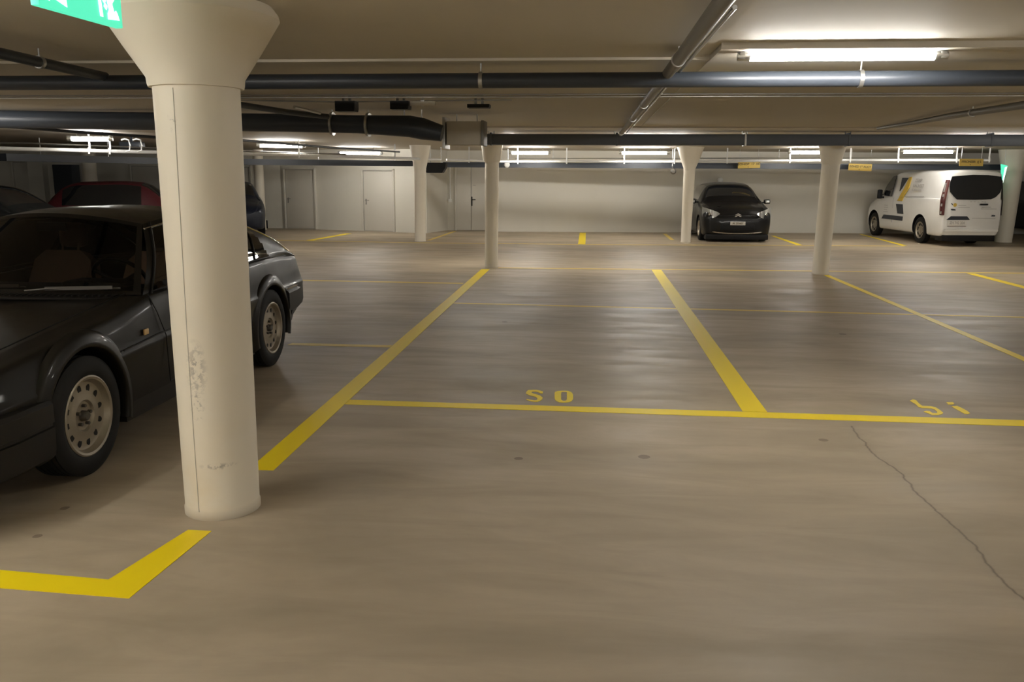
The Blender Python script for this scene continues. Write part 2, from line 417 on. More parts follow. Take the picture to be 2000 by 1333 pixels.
strip('parking_line', [(-.26, 19.93), (-.09, 19.93), (-.10, 23.9), (-.27, 23.9)], M['yellow'], 'short bright yellow line against the middle of the plain back wall')
strip('parking_line', [(-6.80, 20.0), (-6.62, 20.0), (-6.38, 22.5), (-6.55, 22.5)], M['yellow'], 'yellow dividing line in front of the two grey doors')
strip('parking_line', [(-3.95, 20.5), (-3.85, 20.5), (-3.75, 23.9), (-3.85, 23.9)], M['yellow_thin'], 'pale yellow line leading to the corner recess')
strip('parking_line', [(4.84, 20.5), (4.98, 20.5), (4.98, 23.6), (4.88, 23.6)], M['yellow'], 'yellow dividing line just right of the black hatchback')
strip('parking_line', [(7.30, 20.7), (7.42, 20.7), (7.6, 24.7), (7.52, 24.7)], M['yellow'], 'yellow dividing line left of the white van')
strip('parking_line', [(2.02, 21.6), (2.12, 21.6), (2.12, 23.9), (2.02, 23.9)], M['yellow_thin'], 'pale yellow line behind the slim column left of the black hatchback')
strip('parking_line', [(-3.4, 3.06), (-1.86, 2.95), (-1.77, 3.44), (-1.66, 3.44), (-1.70, 2.815), (-3.4, 2.90)], M['yellow'], 'bright yellow corner mark on the floor in front of the scuffed column')
SP = [(-0.316, 6.106), (-0.317, 6.051), (-0.331, 6.05), (-0.351, 6.083), (-0.372, 6.099), (-0.397, 6.09), (-0.399, 6.06), (-0.384, 6.038), (-0.359, 6.017), (-0.33, 5.984), (-0.31, 5.929), (-0.311, 5.883), (-0.322, 5.842), (-0.34, 5.812), (-0.36, 5.81), (-0.384, 5.818), (-0.424, 5.859), (-0.418, 5.876), (-0.384, 5.858), (-0.36, 5.849), (-0.346, 5.862), (-0.346, 5.902), (-0.36, 5.946), (-0.386, 5.967), (-0.411, 5.987), (-0.438, 6.032), (-0.439, 6.08), (-0.429, 6.136), (-0.391, 6.146), (-0.367, 6.149), (-0.338, 6.128)]
strip('bay_letter', SP, M['yellow'], 'yellow letter S painted on the bay floor', 'painted letter')
O1 = [(-0.23, 6.103), (-0.207, 6.136), (-0.168, 6.147), (-0.128, 6.145), (-0.103, 6.105), (-0.093, 6.035), (-0.09, 5.919), (-0.101, 5.85), (-0.12, 5.826), (-0.152, 5.811), (-0.187, 5.818), (-0.214, 5.86), (-0.223, 5.927)]
O2 = [(-0.183, 6.102), (-0.162, 6.112), (-0.140, 6.107), (-0.133, 5.869), (-0.152, 5.855), (-0.174, 5.864)]
# ring with a hole: left half and right half joined in one mesh
b = B()
ctr = Vector((-.16, 5.98)); N = 40
def hit(poly, a):
    d = Vector((math.cos(a), math.sin(a))); best = 9
    for i in range(len(poly)):
        p, q = Vector(poly[i])-ctr, Vector(poly[(i+1) % len(poly)])-ctr; ed = q-p
        den = d.x*ed.y-d.y*ed.x
        if abs(den) < 1e-9: continue
        t_ = (p.x*ed.y-p.y*ed.x)/den; s_ = (p.x*d.y-p.y*d.x)/den
        if t_ > 0 and -1e-6 <= s_ <= 1+1e-6: best = min(best, t_)
    return ctr+d*best
for zz in (.002,):
    b.grid([[(*hit(O2, k*2*PI/N), zz), (*hit(O1, k*2*PI/N), zz), (*hit(O1, k*2*PI/N), 0)] for k in range(N+1)])
tag(obj('bay_letter', b, M['yellow'], None, 0), 'yellow letter O painted on the bay floor', 'painted letter')
P5 = [(2.321, 6.139), (2.356, 6.179), (2.371, 6.159), (2.358, 6.067), (2.357, 6.005), (2.416, 5.998), (2.436, 5.967), (2.438, 5.901), (2.433, 5.836), (2.413, 5.802), (2.378, 5.773), (2.333, 5.768), (2.328, 5.799), (2.309, 5.848), (2.334, 5.87), (2.356, 5.866), (2.356, 5.821), (2.385, 5.818), (2.4, 5.852), (2.407, 5.911), (2.395, 5.942), (2.333, 5.949), (2.32, 5.967), (2.328, 6.05), (2.324, 6.098)]
strip('bay_number', P5, M['yellow'], 'yellow hooked figure 5 painted on the right bay floor', 'painted number')
b = B(); b.prism([(2.568, 6.125), (2.616, 6.134), (2.611, 6.095), (2.589, 6.068), (2.556, 6.064)], .002)
b.prism([(2.557, 6.014), (2.603, 6.032), (2.614, 5.967), (2.618, 5.895), (2.612, 5.843), (2.591, 5.822), (2.569, 5.826), (2.564, 5.902)], .002)
tag(obj('bay_number', b, M['yellow'], None, 0), 'yellow dotted stroke like a letter i at the right end of the right bay number', 'painted number')

# ------------------------------------------------------------------ lamps
def lamp(loc, L, rz, label, tubes=1, drop=.07, m='tube', r=.024, box=True):
    t = thing('fluorescent_lamp', label, 'lamp', loc, rz, 'fluorescent tube lamps under the ceiling')
    top = CEIL-loc[2]
    b = B(); b.box((0, 0, r+.010), (L+.14, .045, .018), bev=.003)
    for s in (-1, 1): b.box((s*(L/2+.045), 0, .004), (.03, .04, r*1.6), bev=.004); b.cyl((s*L*.36, 0, r+.01), (s*L*.36, 0, top+.01), .006, n=8)
    obj('housing', b, M['lampgrey'], t)
    b = B(); b.cyl((-L/2, 0, 0), (L/2, 0, 0), r, n=14); obj('tube', b, M[m], t)
    for s in (-1, 1):
        b = B(); b.cyl((s*L/2, 0, 0), (s*(L/2+.07), 0, 0), r*.9, n=12); obj('tube_end', b, M['steel'], t)
    return t
p0, p1 = at(1465, 111, y=5.10), at(1825, 109, y=5.10)
lamp(((p0.x+p1.x)/2, 5.10, (p0.z+p1.z)/2), p1.x-p0.x, 0, 'bright fluorescent tube lamp on the ceiling at upper right')
lamp((-3.65, 2.15, 2.22), 1.15, PI/2, 'fluorescent tube lamp on the ceiling over the nose of the charcoal coupe')
lamp((-3.5, .6, 2.22), 1.15, PI/2, 'added unseen tube lamp on the ceiling left of the viewpoint, ahead of the coupe nose')  # extra tube added out of view to brighten the near column's left side
for x, y, lab in ((-3.7, -2.6, 'behind the viewpoint, left of the three'), (1.2, -3.6, 'behind the viewpoint, middle of the three'), (7.0, -3.4, 'behind the viewpoint, right of the three'),
                  (7.4, 4.72, 'out at the right beyond the numbered bays'), (7.4, .6, 'out at the near right, outside the view'), (-9.0, 4.2, 'beyond the left side of the charcoal coupe'), (-9.0, -1.5, 'far out behind on the left')):  # all added out of view to light the foreground floor and columns
    lamp((x, y, 2.22), 1.15, 0, 'added unseen tube lamp on the ceiling '+lab)
for x, y, lab in ((8.6, 9.6, 'right of the view, level with the black boxes'), (-7.2, 8.2, 'outside the left edge of the view')):  # pair added beyond the frame to lift the floor halfway back
    lamp((x, y, 2.22), 1.15, 0, 'added unseen tube lamp on the ceiling '+lab)
for x, lab in ((-1.9, 'hidden between the grey box and column'), (1.1, 'added behind the long dark duct above bay S O'), (6.4, 'added behind the long duct, right of the leaning column'), (11.0, 'added behind the long dark duct at far right')):  # tubes added behind the duct for brightness; the first follows a lit patch
    lamp((x, 14.9, 2.20), 1.15, 0, 'added unseen tube lamp on the ceiling '+lab)
def far_lamp(pa, pb, y0, y1, label):
    a = at(*pa, y=y0); c = at(*pb, y=y1); d = c-a
    return lamp(((a.x+c.x)/2, (a.y+c.y)/2, (a.z+c.z)/2), d.length, math.atan2(d.y, d.x), label, m='tube_far', r=.032)
far_lamp((140, 271), (212, 273), 13.8, 13.9, 'lit tube lamp above the dark red car at far left')
far_lamp((508, 284), (590, 287), 17.3, 17.5, 'lit tube lamp above the grey door just right of the foreground column')
far_lamp((665, 299), (742, 300), 21.6, 21.6, 'lit tube lamp behind the black round duct')
far_lamp((1000, 299), (1070, 299), 21.4, 21.4, 'lit tube lamp just right of the column at the far end of bay S O')
far_lamp((1215, 299), (1302, 299), 21.4, 21.4, 'lit tube lamp left of the wide cone topped slim column')
far_lamp((1545, 298), (1625, 298), 20.9, 20.9, 'lit tube lamp behind the top of the leaning column')
far_lamp((1765, 297), (1860, 297), 20.4, 20.4, 'lit tube lamp over the white van')

# ------------------------------------------------------------------ ducts and pipes
def pipe(name, pts, r, m, label, cat='pipe', n=20, group=None, clamps=(), rods=(), flat=None):
    t = thing(name, label, cat, pts[0], 0, group); o0 = Vector(pts[0])
    b = B(); b.tube([Vector(p)-o0 for p in pts], r, n, flat); obj('pipe_run', b, M[m], t, 50)
    rr = max(r) if isinstance(r, (list, tuple)) else r
    P = [Vector(p) for p in pts]
    def pos(f):
        f *= len(P)-1; i = min(int(f), len(P)-2); return P[i].lerp(P[i+1], f-i), (P[i+1]-P[i]).normalized()
    for f in clamps:
        p, d = pos(f); q = p-o0
        b = B(); b.cyl(q-d*.012, q+d*.012, rr*1.08+.003, n=24); b.cyl(q+Vector((0, 0, rr*.9)), Vector((q.x, q.y, CEIL-o0.z)), .005, n=8)
        obj('pipe_clamp', b, M['steel'], t)
    return t
pipe('duct', [(-9.0, 5.62, 2.165), (6.5, 5.50, 2.165)], .047, 'duct', 'dark insulated pipe hung crosswise under the ceiling, nearest to the camera', 'pipe', clamps=(.43, .535, .685))
def obox(name, x0, x1, y, z0, z1, d, m, label, cat, extra=None):
    t = thing(name, label, cat, ((x0+x1)/2, y, z0))
    b = B(); b.box((0, 0, (z1-z0)/2), (x1-x0, d, z1-z0), bev=.02); obj('duct_body', b, M[m], t, 30); return t
t = obox('duct', at(938, 270, y=13.6).x, 9.5, 13.6, at(1400, 284, y=13.5).z, at(1400, 262, y=13.5).z, .2, 'ductgrey', 'long dark blue grey rectangular duct above the numbered bays', 'duct')
for px in (958, 1205, 1457, 1660, 1940):
    x = at(px, 270, y=13.48).x-t.location.x
    b = B(); b.box((x, 0, .09), (.03, .21, .195), bev=.003); b.cyl((x-.04, 0, .17), (x-.04, 0, CEIL-t.location.z), .006, n=8).cyl((x+.04, 0, .17), (x+.04, 0, CEIL-t.location.z), .006, n=8)
    obj('duct_strap', b, M['ductgrey'] if px != 1457 else M['steel'], t)
# black round duct on the left with swollen end
Y3 = 9.4
q = [at(px, py, y=Y3+dy) for px, py, dy in ((-120, 233, -.3), (0, 233, 0), (300, 237, 0), (560, 240, 0), (700, 243, 0), (800, 247, -.05), (826, 252, -.05), (864, 261, -.05))]
rd = [(34/2)/F_PX*9.5]*5+[.115, .115, .085]
t = pipe('duct', q, rd, 'duct', 'black round insulated duct ending in front of the grey box at the ceiling', 'duct', 28, clamps=(.52, .6))
for px in (790, 824): 
    p = at(px, 236, y=Y3)-q[0]; b = B(); b.cyl(p, (p.x, p.y, CEIL-q[0].z), .008, n=8); obj('hanger_rod', b, M['steel'], t)
p0, p1 = at(872, 237, y=9.9), at(940, 283, y=9.9)
t = thing('junction_box', 'grey square sheet metal box hanging at the end of the black duct', 'duct box', ((p0.x+p1.x)/2, 10.05, p1.z))
b = B(); b.box((0, 0, (p0.z-p1.z)/2), (p1.x-p0.x, .3, p0.z-p1.z), bev=.008); obj('box_body', b, M['ceiling'], t)
b = B(); b.box((-(p1.x-p0.x)/2-.03, 0, (p0.z-p1.z)/2), (.03, .36, p0.z-p1.z+.09), bev=.004); obj('flange', b, M['steel'], t)
b = B(); b.box(((p1.x-p0.x)/2+.015, 0, (p0.z-p1.z)/2), (.03, .34, p0.z-p1.z+.02), bev=.004); obj('flange', b, M['rubberpad'], t)
for s in (-1, 1):
    b = B(); b.cyl((s*.12, .1, p0.z-p1.z-.02), (s*.12, .1, CEIL-p1.z), .007, n=8); obj('hanger_rod', b, M['steel'], t)
# bright lengthwise pipe
t = pipe('conduit', [(.46, -1.5, 2.20), (.46, 6.1, 2.20), (.44, 13.45, 2.20)], [.034, .034, .028], 'rubberpad', 'grey pipe running lengthwise under the ceiling above the numbered bays', 'pipe', clamps=(.42, .62, .75, .97))
b = B(); b.tube([(.075, 5.0, .015), (.07, 14.9, .015)], .010, 8); obj('side_conduit', b, M['steel'], t)
pipe('conduit', [at(2060, 196, z=2.20), at(2000, 205, z=2.20), at(1860, 226, z=2.21), at(1760, 244, z=2.23), at(1715, 251, z=2.24)], [.035, .035, .032, .025, .02], 'rubberpad', 'grey pipe slanting across the ceiling at the upper right', 'pipe', clamps=(.42,))
pipe('conduit', [at(-60, 92, z=2.2), at(0, 104, z=2.2), at(145, 137, z=2.19), at(205, 150, y=5.58)], .03, 'duct', 'dark pipe joining the nearest cross pipe at the upper left', 'pipe', clamps=(.5,))
pipe('conduit', [at(440, 200, z=2.19), at(560, 219, z=2.18), at(640, 228, z=2.17)], .028, 'duct', 'dark pipe slanting down to the black round duct right of the foreground column', 'pipe')
pipe('conduit', [at(0, 246, y=9.6), at(150, 258, y=9.9), at(300, 268, y=10.3), at(470, 274, y=12), at(640, 288, y=15), at(780, 297, y=19)], .018, 'duct', 'thin dark sagging pipe under the black duct at left', 'pipe')
for k, dz in enumerate((0, .02)):
    pipe('cable_run', [(-9, 7.4+k*.14, 2.245-dz*.3), (9, 7.4+k*.14, 2.245-dz*.3)], .006+.003*k, 'steel' if k else 'rubberpad', ['thin cable run crossing the ceiling midway, the front one of the two', 'thin cable run crossing the ceiling midway, the rear one of the two'][k], 'cable', 8)
pipe('cable_run', [at(460, 196, y=8.2), at(650, 199, y=8.2), at(800, 198, y=8.2), at(1000, 195, y=8.2)], .006, 'rubberpad', 'thin sagging cable beside the three black ceiling boxes', 'cable', 8)
# clutter by the boxes
for px0, px1, py0, py1, lab in ((653, 692, 197, 217, 'black box on the ceiling, leftmost of the three above the round duct'), (761, 797, 197, 213, 'black box on the ceiling next to the unlit strip lamp'), (912, 955, 203, 210, 'flat black box on the ceiling, rightmost of the three')):
    a = at(px0, py0, y=7.7); c = at(px1, py1, y=7.7)
    t = thing('ceiling_box', lab, 'box', ((a.x+c.x)/2, 7.78, c.z), 0, 'black boxes under the ceiling')
    h = a.z-c.z
    b = B(); b.prism([(-(c.x-a.x)/2, 0), ((c.x-a.x)/2*.94, 0), ((c.x-a.x)/2, .3*h), ((c.x-a.x)/2, h), (-(c.x-a.x)/2, h)], .14, Matrix.Translation((0, .07, 0)) @ Matrix.Rotation(PI/2, 4, 'X')); obj('case', b, M['black'], t)
    for x_ in (-.03, .03):
        b = B(); b.box((x_, 0, (h+CEIL-c.z)/2), (.02, .03, CEIL-c.z-h+.02)); obj('bracket', b, M['rubberpad'], t)
a = at(800, 203, y=7.8); c = at(851, 202, y=7.8)
t = thing('strip_lamp', 'unlit pale strip lamp beside the middle black ceiling box', 'lamp', (a+c)/2)
b = B(); b.box((0, 0, 0), (c.x-a.x, .06, .04), bev=.012); obj('housing', b, M['ceiling'], t)
b = B(); b.box((0, 0, .02), (.03, .03, (CEIL-t.location.z)*2-.04)); obj('mount', b, M['steel'], t)
a = at(575, 209, y=8.0); c = at(625, 221, y=8.5)
pipe('conduit', [a, c], .014, 'steel', 'short bright conduit just above the black duct', 'pipe')
# far trunking: white pipe with hangers and the dark duct behind it
TR = [at(-60, 289, z=1.95), at(0, 290, z=1.95), at(280, 297, z=1.95), at(450, 300, z=1.95), at(650, 305, z=1.95), at(860, 312, y=20.6)]
TR2 = [at(872, 312, y=20.7), at(980, 316, y=21.75), at(1300, 316, y=21.75), at(1650, 313, y=21.4), at(1860, 313, y=21.0), at(1935, 313, y=21.0)]
def hung(name, P, r, m, label, pxs, P2=None):
    t = thing(name, label, 'pipe', P[0]); o0 = Vector(P[0])
    b = B(); b.tube([p-o0 for p in P], r, 14); obj('pipe_run', b, M[m], t, 50)
    for px in pxs:
        # find the place along the run seen at this column of the photo
        best = None
        for i in range(len(P)-1):
            for k in range(21):
                p = P[i].lerp(P[i+1], k/20); d = abs(at(px, 315, y=p.y).x-p.x)
                if best is None or d < best[0]: best = (d, p, (P[i+1]-P[i]).normalized())
        p = best[1]-o0; d = best[2]
        b = B(); b.box(p+Vector((0, 0, .0))+Vector((0, -r-.006, 0)), (.035, .01, .11), bev=.003)
        b.box(p+Vector((0, -.01, (CEIL-o0.z-p.z)/2)), (.03, .012, CEIL-o0.z-p.z))
        obj('hanger', b, M['whitepipe'], t)
    return t
hung('hanging_pipe', TR, .032, 'whitepipe', 'white hung pipe running diagonally over the cars at far left', (183, 218, 462, 588, 773))
hung('hanging_pipe', TR2, .030, 'whitepipe', 'white hung pipe along the row of far lamps', (918, 1017, 1114, 1214, 1313, 1427, 1537, 1655, 1757, 1868, 1932))
t = pipe('cable_tray', [TR2[1]+Vector((.3, .5, .09)), TR2[2]+Vector((0, .5, .09)), TR2[3]+Vector((0, .5, .06)), TR2[4]+Vector((0, .5, .06))], .035, 'steel', 'galvanised tray behind the white hung pipe', 'cable tray', 8, flat=.35)
t = pipe('cable_tray', [TR[0]+Vector((.1, .6, .10)), TR[1]+Vector((.1, .6, .10)), TR[2]+Vector((.1, .6, .08)), TR[3]+Vector((.1, .6, .06)), TR[4]+Vector((.1, .6, .05))], .05, 'rubberpad', 'dull metal tray behind the hung pipe at far left', 'cable tray', 8, flat=.3)
def flatduct(P, z0, z1, d, label):
    t = thing('duct', label, 'duct', (P[0][0], P[0][1], z0)); o = Vector((P[0][0], P[0][1], 0))
    b = B(); h = z1-z0
    b.sweep([(d/2, 0), (d/2, h), (-d/2, h), (-d/2, 0)], [(p[0]-o.x, p[1]-o.y) for p in P]); obj('duct_body', b, M['duct'], t, 30)
    for (ax, ay), (cx, cy) in zip(P, P[1:]):
        for f in (.2, .6):
            b = B(); b.cyl((ax+(cx-ax)*f-o.x, ay+(cy-ay)*f-o.y, h*.9), (ax+(cx-ax)*f-o.x, ay+(cy-ay)*f-o.y, CEIL-z0), .008, n=8); obj('hanger_rod', b, M['steel'], t)
    return t
flatduct([(-3.9, 22.75), (10.6, 22.9)], 1.765, 1.905, .18, 'dark flat duct along the plain back wall behind the yellow signs')
a, c, d_ = at(-40, 305, z=1.86), at(290, 313, z=1.86), at(800, 322, y=21.6)
flatduct([(a.x, a.y+.6), (c.x, c.y+.8), (d_.x, d_.y+.3)], 1.78, 1.92, .22, 'dark flat duct running diagonally over the cars at far left')
# small hooked hangers at far left
b = B()
for px in (247, 270):
    p = at(px, 285, y=14.6); b.tube([p+Vector((-.09, 0, .10)), p+Vector((-.02, 0, .12)), p+Vector((.05, 0, .10)), p+Vector((.07, 0, 0)), p+Vector((.05, 0, -.08)), p+Vector((-.02, 0, -.10))], .014, 8)
tag(obj('hook_hanger', b, M['whitepipe']), 'pair of white hooked hangers at the ceiling left of the foreground column', 'hanger')
p = at(268, 284, y=15.6)
t = thing('ceiling_box', 'dark blue box at the ceiling behind the white hooked hangers', 'box', (p.x-.1, p.y, p.z)); b = B(); b.box((0, 0, 0), (.42, .2, .13), bev=.03); b.box((0, 0, .07), (.04, .04, (CEIL-p.z)*1.0)); obj('case', b, M['duct'], t)
# black hanging box beside the column
a = at(832, 318, y=21.2); c = at(873, 338, y=21.2)
t = thing('hanging_box', 'black hanging box with slanted side beside the column at the door wall', 'box', ((a.x+c.x)/2, 21.2, c.z))
h = a.z-c.z; wd = c.x-a.x
b = B(); b.prism([(-wd/2, .02), (-wd/2+.05, 0), (wd/2-.1, 0), (wd/2-.02, .12), (wd/2, h), (-wd/2+.02, h)], .3, Matrix.Translation((0, .15, 0)) @ Matrix.Rotation(PI/2, 4, 'X')); obj('case', b, M['black'], t)
for x_ in (-.15, .12):
    b = B(); b.cyl((x_, 0, h-.01), (x_, 0, CEIL-c.z), .012, n=8); obj('hanger_rod', b, M['steel'], t)
# conduit and switch on the recess wall
p = at(877, 392, y=24.3)
t = thing('wall_switch', 'small socket with a thin conduit on the recess wall left of the double door', 'switch', (p.x+.02, 24.36, p.z))
b = B(); b.box((0, 0, 0), (.09, .06, .09), bev=.01); obj('switch_box', b, M['whiteplastic'], t)
b = B(); b.cyl((.0, .02, .04), (0, .02, 1.0), .012, n=8); obj('conduit', b, M['whitepipe'], t)
# globes / flood lights
for px, py, y, m, lab in ((990, 322, 22.4, 'whiteplastic', 'small round spotlight under the far duct near the column at bay S O'), (1315, 335, 22.3, 'rubberpad', 'small round grey spotlight under the far duct beside the slim column'), (1407, 352, 24.45, 'whiteplastic', 'small white spotlight on the wall above the black hatchback')):
    p = at(px, py, y=y)
    t = thing('spotlight', lab, 'spotlight', p)
    b = B(); b.lathe([(0, -.05), (.045, -.045), (.07, -.02), (.075, .02), (.05, .06), (0, .075)], 20, Matrix.Rotation(-PI/2, 4, 'X')); obj('lamp_head', b, M[m], t)
    b = B(); 
    if py > 340: b.cyl((.04, .05, .02), (.04, wally(p.x, WQ)-p.y, .02), .012, n=8).cyl((.04, .08, .03), (.04, .08, -.14), .008, n=8)
    else: b.cyl((0, .02, .05), (0, .3, .13), .014, n=8).cyl((0, .3, .12), (0, .3, CEIL-p.z), .012, n=8)
    obj('arm', b, M['steel'], t)
# yellow signs
def text_mesh(txt, size, m, parent, name, loc, rot, extr=.001, bold=True, sx=1.0):
    cu = bpy.data.curves.new('t', 'FONT'); cu.body = txt; cu.size = size; cu.extrude = extr; cu.align_x = 'CENTER'; cu.align_y = 'CENTER'; cu.offset = size*.03
    o = bpy.data.objects.new('t', cu); COL.objects.link(o); bpy.context.view_layer.update()
    me = bpy.data.meshes.new_from_object(o.evaluated_get(bpy.context.evaluated_depsgraph_get())); bpy.data.objects.remove(o)
    o = link(name, me, m, parent, 0); o.location = loc; o.rotation_euler = rot; o.scale.x = sx; return o
for px, py, y, wpx, tilt, txt, lab in ((1463, 322, 22.45, 40, -.03, 'EINGANG 1-9 487', 'yellow sign with dark writing hanging above the black hatchback'), (1680, 327, 22.5, 41, .03, 'BITTE 1-9 487', 'yellow sign with dark writing between the leaning column and the white van'), (1897, 317.5, 19.9, 41, 0, 'PARKPL 1-2', 'yellow sign with dark writing hanging over the rear of the white van')):
    p = at(px, py, y=y); wd = wpx*(y*1.02)/F_PX; h = 12.5/F_PX*y*1.02
    t = thing('hanging_sign', lab, 'sign', p, 0, 'yellow signs over the far bays'); t.rotation_euler.y = tilt
    b = B(); b.box((0, 0, 0), (wd, .012, h), bev=.002); obj('sign_board', b, M['signyellow'], t)
    text_mesh({1463: 'EONOP  17 187', 1680: 'EONED 19 AUCT', 1897: 'FFRONEBR  (( E'}[px], h*.42, M['ink'], t, 'lettering', (0, -.008, h*.08), (PI/2, 0, 0), .0008, sx=1.15 if px == 1463 else .95)
    b = B(); b.cyl((-.02, -.008, -h*.32), (-.02, -.004, -h*.32), .011, n=10); obj('emblem', b, M['ink'], t)
    for s in (-1, 1):
        b = B(); b.cyl((s*wd*.42, .01, h*.4), (s*wd*.42, .01, CEIL-p.z), .004, n=6); obj('hanger_wire', b, M['steel'], t)
# exit signs
def exit_sign(loc, rz, wd, h, label):
    t = thing('exit_sign', label, 'exit sign', loc, rz)
    b = B(); b.box((0, 0, h/2), (wd, .03, h), bev=.004); obj('sign_panel', b, M['signgreen'], t)
    e = B(); X = lambda pts: e.prism([(px_*wd-wd/2, pz_*h) for px_, pz_ in pts], .002, Matrix.Translation((0, -.016, 0)) @ Matrix.Rotation(PI/2, 4, 'X'))
    # running figure towards a doorway, a downward arrow on the other half
    X([(.70, .12), (.735, .12), (.70, .92), (.67, .92)]); X([(.67, .88), (.93, .88), (.93, .94), (.67, .94)])
    X([(.80, .10), (.95, .14), (.93, .26), (.91, .32), (.885, .27), (.865, .44), (.92, .6), (.89, .68), (.84, .62), (.80, .48), (.82, .30), (.80, .22)])
    X([(.755, .34), (.785, .28), (.80, .36), (.77, .42)]); X([(.74, .46), (.765, .40), (.785, .46), (.76, .52)])
    X([(.83, .70), (.87, .70), (.885, .76), (.87, .82), (.83, .82), (.815, .76)])
    X([(.16, .20), (.30, .10), (.29, .45), (.36, .5), (.20, .78), (.06, .5), (.13, .45)])
    X([(.06, .16), (.11, .13), (.11, .2), (.07, .24)])
    obj('pictogram', e, M['signwhite'], t, 0, 'white running figure and arrow')
    for s in (-1, 1):
        b = B(); b.cyl((s*wd*.35, 0, h-.01), (s*wd*.35, 0, CEIL-loc[2]), .005, n=8); obj('hanger_rod', b, M['steel'], t)
    return t
a = at(68, 10, z=2.085); c = at(233, 56, z=2.085)
exit_sign(((a.x+c.x)/2, (a.y+c.y)/2, 2.085), math.atan2(c.y-a.y, c.x-a.x), (c-a).length, .165, 'green lit exit sign with running figure hanging left of the foreground column')
p = at(1956, 352, y=21.9)
t = thing('exit_sign', 'small green lit exit sign wedged between the white van and the column beside it', 'exit sign', (p.x, p.y, p.z-.26))
b = B(); b.prism([(-.06, .64), (.09, .60), (.05, .30), (.0, 0), (-.02, .3)], .03, Matrix.Rotation(PI/2, 4, 'X')); obj('sign_panel', b, M['signgreen'], t)
b = B(); b.prism([(.03, .56), (.08, .58), (.05, .34), (.01, .06), (.015, .3)], .004, Matrix.Translation((0, -.031, 0)) @ Matrix.Rotation(PI/2, 4, 'X')); obj('pictogram', b, M['signwhite'], t, 0)
b = B(); b.cyl((.02, -.01, .6), (.02, -.01, CEIL-p.z+.26), .006, n=6); obj('hanger_rod', b, M['steel'], t)
# dark cabinet and folded thing by the far left wall
p = onwall(149, WP)
t = thing('wall_cabinet', 'dark blue metal cabinet against the far left wall behind the dark red car', 'cabinet', (p.x, p.y-.35, 0))
b = B(); b.box((0, 0, .9), (.6, .4, 1.8), bev=.01); obj('cabinet_body', b, M['duct'], t)
b = B(); b.box((.24, -.21, .95), (.02, .02, .14)); obj('handle', b, M['steel'], t)
p = at(524, 445, z=0)
t = thing('broom', 'black upright tool leaning between the plain column and the wall', 'tool', (p.x+.05, 24.2, 0))
b = B(); b.tube([(-.02, .05, .85), (0, 0, .2)], .035, 8); obj('handle', b, M['black'], t)
b = B(); b.box((.02, 0, .12), (.12, .06, .24), bev=.02); obj('brush_head', b, M['black'], t)

